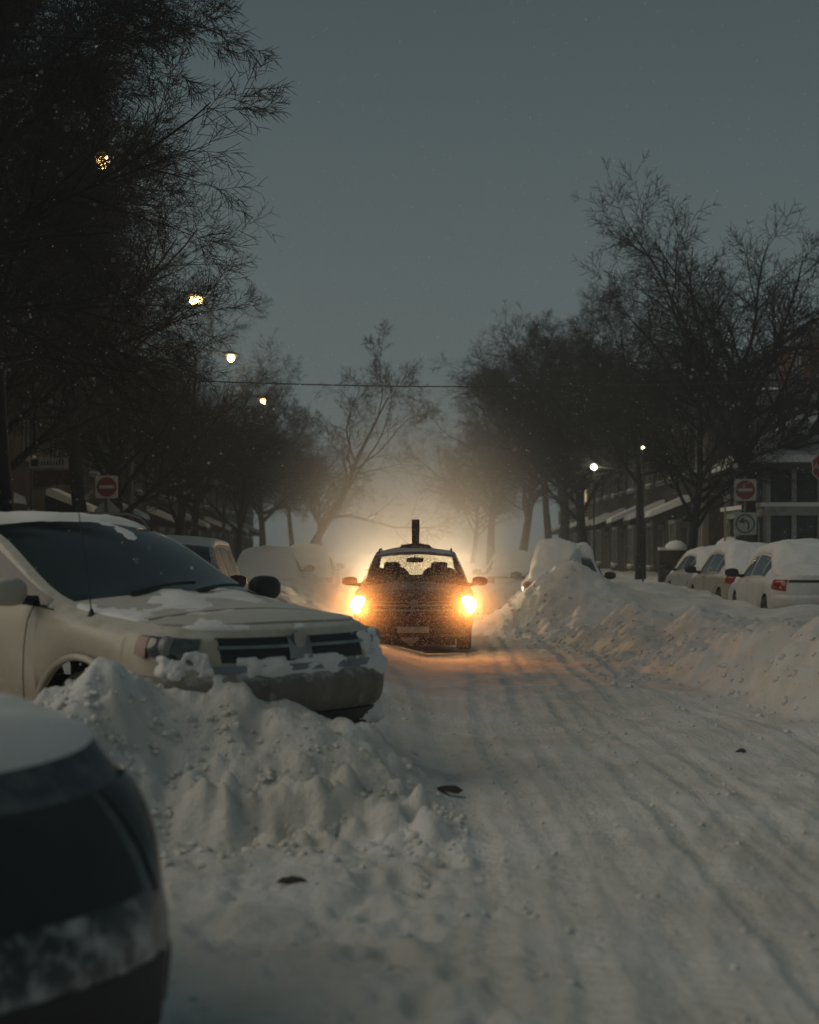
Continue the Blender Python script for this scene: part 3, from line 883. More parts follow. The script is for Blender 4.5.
    for sg in (1, -1):
        q = lambda a, b: (sg * R(52 + 16 * a), .25 + .5 * b)
        f = patch(car, 'fog_lamp', BLACK, root, 'front', q, 6, 5, .020, .02)
    # frozen snow on nose
    patch(car, 'snow_clump', SNOW, root, 'front', [(R(22), 1.6), (R(74), 1.5), (R(70), 4.2), (R(28), 4.6)], 34, 26, .010, .02, thick=snow_noise(23, .06, .10, 5.), sharp=80)
    patch(car, 'snow_clump', SNOW, root, 'front', [(-R(72), 1.9), (-R(34), 1.9), (-R(38), 3.1), (-R(70), 3.0)], 30, 18, .010, .02, thick=snow_noise(31, .045, .08, 6.), sharp=80)
    patch(car, 'snow_clump', SNOW, root, 'front', [(-R(30), 1.9), (R(24), 1.9), (R(24), 2.8), (-R(30), 2.8)], 30, 12, .012, .02, thick=snow_noise(37, .04, .08, 6.), sharp=80)
    patch(car, 'snow_clump', SNOW, root, 'front', [(R(30), -.1), (R(86), -.1), (R(86), .9), (R(30), .9)], 34, 12, .02, .03, thick=snow_noise(47, .07, .15, 4.), sharp=80)
    # mirrors: near one white, far one black with snow
    mirror(root, -1.52, -.93, 1.16, VANP, (.13, .28, .19))
    tag(mirror(root, -1.55, .93, 1.15, BLACK, (.13, .25, .19)), 'black side mirror')
    # wipers, aerial, roof rails
    for (v0, v1, b) in ((-.55, .12, .02), (.05, .72, .02)):
        P = [car.top(-1.235, v0 + (v1 - v0) * i / 8) + Vector((-.0 - .09 * math.sin(PI * .5 * i / 8), 0, .018 + .05 * math.sin(PI * .5 * i / 8))) for i in range(9)]
        wp = MB().tube(P, .011, 6).build('wiper', BLACK, root)
        MB().tube([P[0] + Vector((.02, 0, -.02)), P[0] + Vector((.02, .05, .0)), P[4]], [.02, .016, .01], 6).build('wiper_arm', BLACK, wp)
    p = car.side(-.98, 4.2, -1) + Vector((0, .05, .01))
    an = MB().lathe([(.028, -.01), (.024, .01), (.014, .04), (.008, .055)], 14, 'z', p).build('aerial', BLACK, root)
    MB().tube([p + Vector((0, 0, .04)), p + Vector((-.16, 0, .80))], [.0045, .003], 6).build('aerial_rod', BLACK, an)
    for sg in (1, -1):
        pts = [car.top(x, sg * .93) + Vector((0, 0, h)) for x, h in ((-2.35, .0), (-2.45, .065), (-2.6, .08), (-3.4, .08), (-4.2, .075), (-4.45, .06), (-4.55, .0))]
        MB().tube(pts, .016, 8).build('roof_rail', BLACK, root)
    # snow blanket: thin on hood, windshield swept but for its edges
    def amp(x, y):
        if x > -1.25: return .018
        if x > -2.40: return .02
        return .035
    def clr(x, y, nz):
        if -2.36 < x < -1.24:
            edge = max(0., -2.30 - x) * .4
            return .03 - edge - .014 * nz
        if x > -1.25: return .016 - .035 * nz
        return .006 - .02 * nz
    top_snow(car, root, amp, 4, clr)
    return root


build_van()

# ------------------------------------------------------------ 2. dark car in the foreground corner
NAVY = paint('navy_paint', (.008, .014, .019), rough=.3, frost=.08, amt=.15, dirt=(.05, .05, .045), splat=(1.1, .7, 7.0))


def build_corner_car():
    k = sedan_spec(n=2.25, D=.60, wheels=(-1.02, -3.6), zs=.10, nose=[(0, .0), (.3, .0), (.55, .08), (.8, .25), (1, .44)], ndrop=.08,
                   zb=[(0, .76), (-.5, .80), (-1.4, .93), (-3.6, .96), (-4.6, .93)],
                   zt=[(0, .88), (-.48, .97), (-1.2, 1.06), (-1.95, 1.42), (-2.5, 1.46), (-3.1, 1.42), (-3.85, 1.08), (-4.6, 1.03)])
    car = Car(k)
    fi = R(56)
    root = empty('parked_car', (-.93, 4.40, .03), fi - PI / 2)
    tag(root, 'dark navy car cut off by the bottom left corner, snow on its hood', 'car')
    shell(car, 'body', NAVY, root); belly(car, root)
    windows(car, root, GLASS)
    for sg in (1, -1):
        q = lambda a, b: (sg * R(42 + 42 * a), (1.9 + .75 * a) + (4.3 - 1.9 - 1.1 * a) * b)
        h = patch(car, 'headlight', mat('headlight_dark', (.018, .022, .024), rough=.28, spec=.6, coat=.2), root, 'front', q, 12, 8, .006, .02, emboss=.02)
        p = car.front(sg * R(60), 3.0)
        patch(car, 'bumper_insert', BLACK, root, 'front', [(sg * R(50), .3), (sg * R(72), .3), (sg * R(72), 1.0), (sg * R(50), 1.0)], 8, 6, .006, .02)
        mirror(root, -1.45, sg * .84, 1.0, NAVY, (.12, .22, .15))
    patch(car, 'grille', BLACK, root, 'front', [(-R(34), 2.0), (R(34), 2.0), (R(38), 4.2), (-R(38), 4.2)], 20, 6, .003, .01)
    patch(car, 'lower_intake', BLACK, root, 'front', [(-R(40), .1), (R(40), .1), (R(40), 1.1), (-R(40), 1.1)], 20, 5, .006, .01)
    def amp(x, y): return .06
    top_snow(car, root, amp, 8)


build_corner_car()

# ------------------------------------------------------------ 3. oncoming car with its headlights on
MAROON = paint('maroon_paint', (.075, .013, .006), rough=.4, frost=.05, amt=.25, dirt=(.07, .035, .02))
HEADL = emit('headlight_glow', (1., .50, .16), 85.)
WARM = (1., .31, .055)


def build_oncoming():
    L = 4.5; w = .90
    k = dict(L=L, w0=w, zs=.22, D=.45, D2=.30, rw=.33, Ra=.39, wheels=(-.88, -3.55), n=2.8, open=True, belly=.13,  # underbody box hung lower to shut out lit snow beneath the car
             w=[(0, w - .03), (-.9, w), (-3.9, w), (-L, w - .04)],
             zb=[(0, .80), (-.45, .84), (-1.2, .93), (-3.6, .98), (-L, .98)],
             wt=[(0, w - .13), (-1.1, w - .14), (-1.2, w - .14), (-1.95, .62), (-3.7, .62), (-4.2, .70), (-L, .72)],
             zt=[(0, .84), (-.45, .93), (-1.15, 1.0), (-1.9, 1.46), (-2.5, 1.525), (-3.6, 1.50), (-3.85, 1.45), (-4.25, 1.05), (-L, 1.0)],
             crown=[(0, .06), (-1.1, .07), (-2., .05), (-3.7, .05), (-L, .04)],
             bow=[(0, 0), (-.6, 0), (-1.15, .12), (-1.9, .03), (-3, 0), (-L, 0)],
             nose=[(0, .10), (.25, .02), (.5, .0), (.8, .05), (1, .12)], ndrop=.08,
             tail=[(0, .08), (.3, .0), (.8, .03), (1, .05)],
             ws=[-1.17, -1.90], rg=[-3.84, -4.19], sw=[(-1.35, -2.3, 5, 7), (-2.4, -3.2, 5, 7), (-3.28, -3.75, 5, 6.8)])
    car = Car(k)
    root = empty('oncoming_car', (.055, 24.9, .03), R(-1.0) - PI / 2)
    tag(root, 'dark red car driving towards us on the snowy street with both headlights glowing orange', 'car')
    shell(car, 'body', MAROON, root); belly(car, root)
    CG = clear_glass('clear_glass', tint=(.85, .87, .84), a=.04)
    windows(car, root, CG)
    for sg in (1, -1):
        q = lambda a, b: (sg * R(46 + 36 * a), (2.2 + .3 * a) + (4.0 - 2.2 - .7 * a) * b)
        h = patch(car, 'headlight', LENS, root, 'front', q, 12, 8, .006, .02, emboss=.012)
        p = car.front(sg * R(61), 2.75)
        B = MB().lathe([(.0, .060), (.06, .054), (.105, .036), (.125, .0)], 24, 'x', (p.x, p.y, p.z))
        B.build('lit_bulb', HEADL, h)
        ld = bpy.data.lights.new('headlight_beam', 'SPOT'); ld.energy = 150; ld.color = WARM; ld.spot_size = R(120); ld.spot_blend = 1.; ld.shadow_soft_size = .07
        lo = bpy.data.objects.new('headlight_beam', ld); col.objects.link(lo); lo.parent = h
        lo.location = (p.x + .14, p.y, p.z); lo.rotation_euler = (0, -PI / 2 - R(6), 0)
        patch(car, 'fog_lamp', LENS, root, 'front', [(sg * R(46), .55), (sg * R(62), .55), (sg * R(62), 1.05), (sg * R(46), 1.05)], 6, 5, .012, .02)
        patch(car, 'bumper_strip', CHROME, root, 'front', [(sg * R(18), .22), (sg * R(66), .22), (sg * R(66), .40), (sg * R(18), .40)], 14, 3, .02, .02)
        mirror(root, -1.42, sg * .84, 1.02, MAROON, (.12, .23, .15))
        # seats
        s = MB().box(-2.35, -1.95, sg * .38 - .24, sg * .38 + .24, .35, .60)
        s.add(*_slab((-2.32, sg * .38, .58), (-2.50, sg * .38, 1.20), .27, .07)).build('front_seat', SEATM, root)
        hr = MB().add(*_slab((-2.50, sg * .38, 1.16), (-2.53, sg * .38, 1.30), .13, .05)); hr.tube([(-2.49, sg * .38 - .06, 1.08), (-2.5, sg * .38 - .06, 1.18)], .008, 6); hr.tube([(-2.49, sg * .38 + .06, 1.08), (-2.5, sg * .38 + .06, 1.18)], .008, 6)
        hr.build('headrest', SEATM, root)
    MB().add(*_slab((-3.25, 0, .55), (-3.42, 0, 1.02), .62, .07)).build('rear_bench', SEATM, root)
    MB().add(*_slab((-1.28, 0, .88), (-1.66, 0, 1.0), .76, .12)).build('dashboard', BLACK, root)
    sw = MB(); c = Vector((-1.75, .38, .92)); ring = [c + Vector((.08 * math.sin(t), .18 * math.cos(t), .16 * math.sin(t))) for t in [2 * PI * i / 24 for i in range(25)]]
    sw.tube(ring, .014, 6, False).tube([c + Vector((0, -.17, 0)), c + Vector((.02, 0, 0)), c + Vector((0, .17, 0))], .016, 6).tube([c, c + Vector((.14, 0, -.04))], .02, 6).build('steering_wheel', BLACK, root)
    p = car.top(-1.80, 0)
    rm = MB().add(*_slab((p.x - .06, 0, p.z - .12), (p.x - .065, 0, p.z - .045), .13, .015)); rm.tube([(p.x - .05, 0, p.z - .06), (p.x, 0, p.z - .005)], .008, 6)
    rm.build('rear_view_mirror', BLACK, root)
    # grille: dark field, three slats and an emblem
    g = patch(car, 'grille', BLACK, root, 'front', [(-R(34), 2.1), (R(34), 2.1), (R(38), 4.0), (-R(38), 4.0)], 20, 6, .004, .01)
    for t in (2.35, 2.8, 3.3):
        patch(car, 'grille_slat', CHROME, g, 'front', [(-R(34), t), (R(34), t), (R(34), t + .13), (-R(34), t + .13)], 20, 2, .016, .01)
    p = car.front(0, 3.1)
    MB().lathe([(0, .035), (.05, .033), (.062, .018), (.066, 0)], 24, 'x', (p.x, p.y, p.z)).build('emblem', CHROME, g)
    patch(car, 'lower_intake', BLACK, root, 'front', [(-R(32), .45), (R(32), .45), (R(32), 1.4), (-R(32), 1.4)], 20, 5, .006, .01)
    patch(car, 'bumper', MAROON, root, 'front', [(-R(80), 1.35), (R(80), 1.35), (R(80), 1.9), (-R(80), 1.9)], 30, 5, .01, .02, emboss=.02)
    patch(car, 'licence_plate', mat('plate', (.35, .36, .38), rough=.5), root, 'front', [(-R(9), .55), (R(9), .55), (R(9), 1.0), (-R(9), 1.0)], 6, 3, .03, .02)
    # slush hanging under the bumper
    B = MB(); B.prism([(-.16, .26), (.16, .26), (.12, .17), (.05, .12), (.01, .07), (-.03, .12), (-.12, .17)], -.20, -.12, lambda a, b, h: (h, a - .05, b)).build('hanging_slush', FROZEN, root)
    for sg in (1, -1):
        patch(car, 'front_door', MAROON, root, 'side', [(-1.40, .3), (-2.33, .3), (-2.33, 4.2), (-1.36, 4.2)], 8, 10, .006, .01, sg=sg)
        pts = [car.top(x, sg * .92) + Vector((0, 0, h)) for x, h in ((-2.1, 0), (-2.2, .035), (-2.9, .045), (-3.5, .04), (-3.65, 0))]
        MB().tube(pts, .014, 6).build('roof_rail', BLACK, root)
        for ar, tr in ((62, 3.2),):
            patch(car, 'tail_light', REDL, root, 'rear', [(sg * R(50), 2.6), (sg * R(84), 2.6), (sg * R(84), 4), (sg * R(50), 4)], 6, 5, .006, .01)
    # upright board on the roof
    base = MB().prism([(-.27, 0), (.27, 0), (.22, .055), (.08, .075), (-.08, .075), (-.22, .055)], -2.75, -2.25, lambda a, b, h: (h, a, b + 1.53)).build('roof_sign_base', MAROON, root)
    MB().prism([(-.058, .06), (.058, .06), (.062, .46), (-.062, .46)], -2.68, -2.32, lambda a, b, h: (h, a, b + 1.53)).build('roof_sign', mat('sign_black', (.01, .012, .018), rough=.35), base, sharp=20)
    # light dusting of snow on roof and hood
    top_snow(car, root, lambda x, y: .018 if x < -1.9 and x > -3.8 else .008, 6, lambda x, y, nz: (.05 if (x > -1.93 or x < -3.8) else .006 - .015 * nz), vmax=.96)
    return root


def _slab(p, q, hw, th):
    """tilted rounded slab between p and q (points in the xz plane), half width hw in y, thickness th"""
    p, q = Vector(p), Vector(q); d = (q - p).normalized(); n = Vector((d.z, 0, -d.x)) * th
    V = []; F = []
    for f, s in ((0, .75), (.12, 1), (.88, 1), (1, .75)):
        c = p.lerp(q, f)
        for (a, b) in ((-hw * s, -.6), (-hw * s, .6), (-hw * s * .8, 1), (hw * s * .8, 1), (hw * s, .6), (hw * s, -.6), (hw * s * .8, -1), (-hw * s * .8, -1)):
            V.append(c + Vector((0, a, 0)) + n * b)
    for i in range(3):
        for j in range(8): F.append((i * 8 + j, i * 8 + (j + 1) % 8, (i + 1) * 8 + (j + 1) % 8, (i + 1) * 8 + j))
    F.append(tuple(range(7, -1, -1))); F.append(tuple(range(24, 32)))
    return V, F


build_oncoming()

# the vehicle following it, hidden but for its light
WHITEV = paint('following_paint', (.3, .3, .3), frost=.5)


# ------------------------------------------------------------ parked and buried cars
GREYP = paint('silver_paint', (.36, .36, .35), frost=.7, amt=.3, metal=.2)
BEIGEP = paint('beige_paint', (.33, .29, .22), frost=.6, amt=.3)
WHITEP = paint('white_paint', (.6, .6, .58), frost=.7, amt=.3)
DARKP = paint('charcoal_paint', (.03, .032, .035), frost=.5, amt=.2)


def generic(name, label, loc, rz, m, spec, snow, seed, clear=None, group='snow-covered cars parked along the street', lights=None, cat='car'):
    car = Car(spec); k = spec
    root = empty(name, loc, rz); tag(root, label, cat, group)
    shell(car, 'body', m, root); belly(car, root); windows(car, root, GLASS)
    for sg in (1, -1):
        q = lambda a, b: (sg * R(46 + 38 * a), (2.2 + .5 * a) + (4.0 - 2.2 - .8 * a) * b)
        patch(car, 'headlight', LENS, root, 'front', q, 10, 6, .006, .02, emboss=.015)
        q = lambda a, b: (sg * R(46 + 40 * a), (2.4 + .2 * a) + (4.0 - 2.4 - .3 * a) * b)
        patch(car, 'tail_light', REDL, root, 'rear', q, 10, 6, .006, .02, emboss=.015)
        mirror(root, -1.48, sg * (k['w0'] - .05), k.get('mz', 1.02), BLACK, (.12, .24, .17))
        patch(car, 'front_door', m, root, 'side', [(-1.42, .3), (-2.30, .3), (-2.30, 4.2), (-1.38, 4.2)], 8, 10, .006, .01, sg=sg)
        p = car.side(-2.15, 3.4, sg)
        MB().tube([p + Vector((.08, sg * .01, 0)), p + Vector((0, sg * .04, 0)), p + Vector((-.08, sg * .01, 0))], .012, 6).build('door_handle', m, root)
    patch(car, 'grille', BLACK, root, 'front', [(-R(32), 2.2), (R(32), 2.2), (R(34), 3.8), (-R(34), 3.8)], 16, 5, .003, .01)
    patch(car, 'bumper', m, root, 'rear', [(-R(84), 1.0), (R(84), 1.0), (R(84), 2.1), (-R(84), 2.1)], 20, 5, .01, .02, emboss=.03)
    patch(car, 'trunk_bar', BLACK, root, 'rear', [(-R(44), 3.3), (R(44), 3.3), (R(44), 3.9), (-R(44), 3.9)], 16, 3, .006, .02)
    top_snow(car, root, snow, seed, clear, vmax=1.0)
    return root


# right side, tails towards us
def deep(a):
    return lambda x, y: a * (1 + .25 * math.exp(-((x + 3.45) / .4) ** 2))


ca = empty  # (alias kept short)
generic('parked_car', 'white sedan buried to its wheels at the right edge, dark bar across its tail', (6.95, 33.0, .10), PI / 2, WHITEP,
        sedan_spec(), deep(.17), 21)
generic('parked_car', 'beige sedan with a red tail light showing, behind the white sedan on the right', (7.05, 38.6, .10), PI / 2 + R(2), BEIGEP,
        sedan_spec(H=1.46), deep(.16), 22)
generic('parked_car', 'grey sedan farthest of the three half-buried cars on the right', (7.4, 44.2, .10), PI / 2 + R(2), GREYP,
        sedan_spec(H=1.40), deep(.16), 23)


def d_clear(x, y, nz):
    return .5 if (-4.7 < x < -2.98 and y < -.20 - .12 * math.sin(x * 5)) else 0.


generic('buried_car', 'car buried under tall snow with a bare dark rear window corner, right of oncoming car', (3.38, 37.9, -.02), PI / 2 - R(4), WHITEP,
        sedan_spec(H=1.46, rg=[-3.0, -3.86]), lambda x, y: .24 * (1 + .25 * math.exp(-((x + 3.5) / .5) ** 2)) * (1 + .25 * math.sin(y * 2 + 1)), 24, d_clear)
generic('buried_car', 'car wholly blanketed in snow beyond the tall snow mound, right of the oncoming car', (2.9, 49.5, -.08), PI / 2, WHITEP,
        sedan_spec(H=1.44), lambda x, y: .17, 25)
# left side, noses towards us
suv = sedan_spec(L=4.6, w=.92, H=1.70, zb=[(0, .86), (-.5, .92), (-1.4, 1.03), (-4.6, 1.08)],
                 zt=[(0, .92), (-.48, 1.02), (-1.15, 1.14), (-1.9, 1.66), (-2.5, 1.72), (-3.9, 1.70), (-4.3, 1.15), (-4.6, 1.08)],
                 wt=[(0, .78), (-1.15, .76), (-1.25, .76), (-1.9, .64), (-3.9, .64), (-4.3, .74), (-4.6, .76)],
                 crown=[(0, .06), (-2., .05), (-4.6, .04)], bow=[(0, 0), (-.6, 0), (-1.2, .12), (-2, .03), (-3, 0), (-4.6, 0)],
                 rg=[-3.92, -4.25], sw=[(-1.45, -2.3, 5, 7), (-2.4, -3.2, 5, 7), (-3.28, -3.8, 5, 6.8)], mz=1.15)
generic('parked_car', 'dark-windowed sport utility car peeking over the white minivan', (-3.42, 22.2, -.05), -PI / 2, DARKP, suv, lambda x, y: .07, 26,
        lambda x, y, nz: .1 if -1.9 < x < -1.2 else 0)
generic('parked_car', 'snow-blanketed car with a bare strip of side window, left of the oncoming car', (-3.25, 38.2, .10), -PI / 2 + R(3), WHITEP, sedan_spec(H=1.42), lambda x, y: .12, 27)
generic('parked_car', 'pale car deep in snow, farthest of the parked cars on the left', (-2.9, 45.5, .08), -PI / 2, GREYP, sedan_spec(H=1.42), lambda x, y: .2, 28)

# the vehicle that follows, its own headlights on
fspec = sedan_spec(H=1.42); fcar = Car(fspec)
froot = empty('following_car', (.06, 35.5, .03), -PI / 2)
tag(froot, 'vehicle close behind the red oncoming car, its headlights lighting the snowfall', 'car')
shell(fcar, 'body', WHITEV, froot); belly(fcar, froot); windows(fcar, froot, GLASS)
HEADW = emit('following_headlight', (1., .80, .52), 60.)
for sg in (1, -1):
    h = patch(fcar, 'headlight', LENS, froot, 'front', [(sg * R(46), 2.3), (sg * R(80), 2.6), (sg * R(80), 3.8), (sg * R(46), 4)], 10, 6, .006, .02)
    p = fcar.front(sg * R(61), 3.0)
    MB().lathe([(.0, .05), (.05, .046), (.085, .032), (.098, 0)], 20, 'x', (p.x, p.y, p.z)).build('lit_bulb', HEADW, h)
    ld = bpy.data.lights.new('headlight_beam', 'SPOT'); ld.energy = 1000; ld.color = (1., .71, .40); ld.spot_size = R(110); ld.spot_blend = 1.; ld.shadow_soft_size = .08
    lo = bpy.data.objects.new('headlight_beam', ld); col.objects.link(lo); lo.parent = h
    lo.location = (p.x + .14, p.y, p.z); lo.rotation_euler = (0, -PI / 2 - R(28), 0)
    mirror(froot, -1.48, sg * .83, 1.02, BLACK)
patch(fcar, 'grille', BLACK, froot, 'front', [(-R(32), 2.2), (R(32), 2.2), (R(34), 3.8), (-R(34), 3.8)], 16, 5, .003, .01)


# ------------------------------------------------------------ trees
def grow(rng, P, p, d, L, r, lev, cfg):
    n = cfg['n'][lev]; st = L / n; r0 = r
    maxl = len(cfg['n']) - 1
    nch = cfg['ch'][lev] if lev < maxl else 0
    start = cfg['start'][lev]
    spots = sorted(rng.uniform(start, 1) for _ in range(nch))
    si = 0
    rend = r * cfg['taper'][lev]
    px, py, pz = p; dx, dy, dz = d
    wig = cfg['wig'][lev]; tr = cfg['trop'][lev]
    az = rng.uniform(0, 2 * PI)
    for i in range(n):
        dx += rng.gauss(0, wig); dy += rng.gauss(0, wig); dz += rng.gauss(0, wig) + tr
        q = 1 / math.sqrt(dx * dx + dy * dy + dz * dz); dx *= q; dy *= q; dz *= q
        nx, ny, nz = px + dx * st, py + dy * st, pz + dz * st
        r1 = r0 + (rend - r0) * ((i + 1) / n)
        P.append((px, py, pz, nx, ny, nz, r, r1, lev))
        while si < nch and spots[si] <= (i + 1) / n:
            f = spots[si]; si += 1
            az += 2.4 + rng.gauss(0, .5)
            ang = R(rng.uniform(*cfg['ang'][lev]))
            # perpendicular frame
            ax, ay, az_ = (-dy, dx, 0) if abs(dz) < .98 else (1, 0, 0)
            q = 1 / math.sqrt(ax * ax + ay * ay + az_ * az_ + 1e-9); ax *= q; ay *= q
            bx, by, bz = dy * 0 - dz * ay, dz * ax - dx * 0, dx * ay - dy * ax
            ca_, sa_ = math.cos(az), math.sin(az)
            ex, ey, ez = ax * ca_ + bx * sa_, ay * ca_ + by * sa_, bz * sa_
            c, s = math.cos(ang), math.sin(ang)
            cd = (dx * c + ex * s, dy * c + ey * s, dz * c + ez * s)
            ll = L * cfg['lr'][lev] * (1.1 - cfg['fall'][lev] * f) * rng.uniform(.75, 1.2)
            fr = f * n - i; fr = min(max(fr, 0), 1)
            grow(rng, P, (px + (nx - px) * fr, py + (ny - py) * fr, pz + (nz - pz) * fr), cd, ll, max(r1 * cfg['rr'][lev], cfg['rmin']), lev + 1, cfg)
        px, py, pz = nx, ny, nz; r = r1


def tubes_np(S, sides):
    S = np.asarray(S, float)
    p0, p1, r0, r1 = S[:, 0:3], S[:, 3:6], S[:, 6], S[:, 7]
    d = p1 - p0; d /= np.linalg.norm(d, axis=1, keepdims=True) + 1e-9
    p1 = p1 + d * (r1 * .3)[:, None]
    ref = np.where(np.abs(d[:, 2:3]) < .9, np.array([[0, 0, 1.]]), np.array([[1., 0, 0]]))
    a = np.cross(d, ref); a /= np.linalg.norm(a, axis=1, keepdims=True) + 1e-9; b = np.cross(d, a)
    n = len(S); V = np.zeros((n, 2, sides, 3))
    for k in range(sides):
        t = 2 * PI * k / sides; o = a * math.cos(t) + b * math.sin(t)
        V[:, 0, k] = p0 + o * r0[:, None]; V[:, 1, k] = p1 + o * r1[:, None]
    base = (np.arange(n) * 2 * sides)[:, None]
    F = []
    for k in range(sides):
        k2 = (k + 1) % sides
        F.append(np.concatenate([base + k, base + k2, base + sides + k2, base + sides + k], 1))
    return V.reshape(-1, 3), np.concatenate(F, 0)


CFG = dict(n=[10, 13, 10, 7, 5], ch=[14, 13, 9, 7, 2], start=[.26, .15, .12, .12, .3, 0], taper=[.15, .15, .16, .25, .5, .6],
           wig=[.05, .06, .055, .045, .04, .04], trop=[.03, .01, .01, .005, 0, 0], ang=[(35, 70), (28, 55), (28, 52), (28, 50), (25, 45)],
           lr=[.5, .50, .46, .44, .6], fall=[.4, .45, .45, .45, .3], rr=[.6, .55, .58, .6, .8], rmin=.0055)


def tree_mesh(seed, H=12., r=.25, **kw):
    cfg = dict(CFG); cfg.update(kw)
    rng = random.Random(seed); P = []
    grow(rng, P, (0, 0, -.3), (rng.gauss(0, .04) + kw.get('lean', (0, 0))[0], rng.gauss(0, .04) + kw.get('lean', (0, 0))[1], 1), H * kw.get('tl', .95), r, 0, cfg)
    t = [s for s in P if s[8] == 0]; big = [s for s in P if s[8] in (1, 2)]; sm = [s for s in P if s[8] > 2]
    # the trunk as one tube with flare
    pts = [Vector(t[0][0:3])] + [Vector(s[3:6]) for s in t]; rr = [r * 1.25] + [s[7] for s in t]
    B = MB().tube(pts, rr, 12)
    V1, F1 = tubes_np(big, 5); V2, F2 = tubes_np(sm, 3)
    return B, np.concatenate([V1, V2]), np.concatenate([F1, F2 + len(V1)])


PROT = {}


def tree(proto, loc, rz, s, label, group='bare trees lining the street', name='bare_tree', sz=None):
    root = empty(name, loc, rz); tag(root, label, 'tree', group)
    B, V, F, hm = PROT[proto]; s = s / hm
    key = proto + '_o'
    if key not in PROT:
        t = B.build('trunk', BARK, root); c = np_mesh('crown', V, F, TWIG, root, smooth=True)
        PROT[key] = (t, c)
    else:
        for o in PROT[key]:
            q = o.copy(); q.parent = root; col.objects.link(q)
    root.scale = (s * (sz or 1), s * (sz or 1), s)
    return root


PROT['lin'] = tree_mesh(3, 12.5, .24, ch=[20, 15, 12, 8], trop=[.03, .008, -.004, -.012, -.01, -.01], ang=[(45, 80), (28, 52), (25, 48), (25, 48), (20, 42)], start=[.40, .12, .12, .12, .3, 0], lr=[.40, .46, .46, .52, .6], fall=[.35, .45, .45, .4, .3], rmin=.0065)
PROT['round'] = tree_mesh(14, 10.5, .26, tl=.62, ch=[14, 13, 10, 6], taper=[.4, .16, .16, .25, .5, .6], start=[.44, .16, .12, .12, .3, 0], trop=[.02, .008, .006, .004, 0, 0], ang=[(15, 80), (30, 55), (32, 55), (32, 52), (28, 48)], lr=[.84, .45, .46, .52, .6], fall=[.2, .45, .45, .45, .3], rr=[.74, .62, .60, .62, .8], rmin=.008)
PROT['oval'] = tree_mesh(19, 11.5, .22, tl=.85, ch=[18, 14, 10, 6], trop=[.03, .02, .015, .008, 0, 0], ang=[(30, 65), (28, 52), (28, 50), (28, 48), (20, 42)], start=[.20, .15, .12, .12, .3, 0], lr=[.50, .44, .46, .52, .6], fall=[.4, .45, .45, .4, .3])
PROT['sparse'] = tree_mesh(29, 9.3, .20, ch=[9, 9, 9, 8], start=[.35, .2, .2, .2, .3, 0], taper=[.10, .12, .2, .3, .5, .6], trop=[.0, -.005, .01, .02, 0, 0], wig=[.07, .11, .11, .10, .1, .1], ang=[(45, 80), (35, 60), (30, 55), (25, 50), (25, 50)], lr=[.52, .45, .48, .5, .6], fall=[.4, .5, .5, .4, .3], rr=[.6, .55, .6, .7, .8], lean=(.40, 0))
for _k in PROT: PROT[_k] = PROT[_k] + (float(PROT[_k][1][:, 2].max()),)

LT = [  # left row: px column of the trunk, distance, proto, rotation, scale, label
    (-215, 17.5, 'lin', .3, -330, 'nearest dark bare tree, its trunk beyond the left edge, twigs over the top left corner'),
    (2, 23.5, 'lin', 3.6, -95, 'big dark bare tree whose trunk stands behind the roof of the white minivan'),
    (-45, 27.5, 'lin', 5.2, -60, 'dark bare tree at the left edge, its twigs filling the space round the nearest lamp'),
    (-70, 20.5, 'lin', 1.2, -200, 'tall dark bare tree just beyond the left edge, second from the camera'),
    (-28, 31.0, 'oval', 1.1, -20, 'bare tree behind the faint street name board on the left'),
    (80, 40.0, 'lin', 4.0, 90, 'bare tree beside the square no-entry sign on the left'),
    (118, 45.0, 'oval', .5, 250, 'bare tree left of the second street lamp, crown merging with the dark wall'),
    (172, 54.0, 'oval', 2.6, 300, 'bare tree under the third street lamp on the left'),
    (195, 64.0, 'round', 5.1, 345, 'bare tree under the farthest street lamp on the left'),
    (238, 76.0, 'oval', 3.3, 365, 'bare tree left of the leaning tree, lit warm by the haze'),
    (262, 90.0, 'round', 1.9, 385, 'hazy bare tree behind the leaning tree'),
    (292, 108., 'lin', 4.4, 405, 'faint bare tree in the bright haze above the parked cars on the left'),
    (322, 130., 'round', 2.9, 435, 'faintest bare tree at the far end of the left row'),
]
RT = [
    (935, 38.0, 'oval', .8, 215, 'bare tree at the right edge above the stop sign'),
    (752, 46.5, 'round', 2.05, 172, 'tall forked bare tree with a rounded crown behind the right no-entry sign'),
    (684, 46.0, 'oval', 1.4, 290, 'bare tree with a straight dark trunk left of the arched pipe'),
    (640, 56.0, 'lin', 3.0, 285, 'bare tree in front of the wall lamp on the right'),
    (588, 62.0, 'oval', 4.1, 272, 'slender bare tree standing tallest in the middle of the right row'),
    (560, 73.0, 'round', .9, 300, 'bare tree left of the slender tree on the right'),
    (548, 82.0, 'lin', 3.7, 320, 'bare tree behind the snow mound of the buried car'),
    (520, 96.0, 'oval', 2.2, 315, 'hazy bare tree above the buried cars on the right'),
    (490, 115., 'round', 5.3, 370, 'faint bare tree low in the haze on the right'),
    (472, 140., 'oval', 1.2, 420, 'faintest bare tree at the far end of the right row'),
]
for px, Y, pr, rz, ty, lab in LT + RT:       # ty: the row its top reaches in the photograph
    x = (px - 409.5) / F0 * Y
    tree(pr, (x, Y, gz(x, Y) - .1), rz, CH + (HY - ty) / F0 * Y, lab)
tree('sparse', (at(286, 540, 52).x, 52, .2), 0, 8.3, 'leaning bare tree with long limbs reaching over the street, left of the oncoming car')

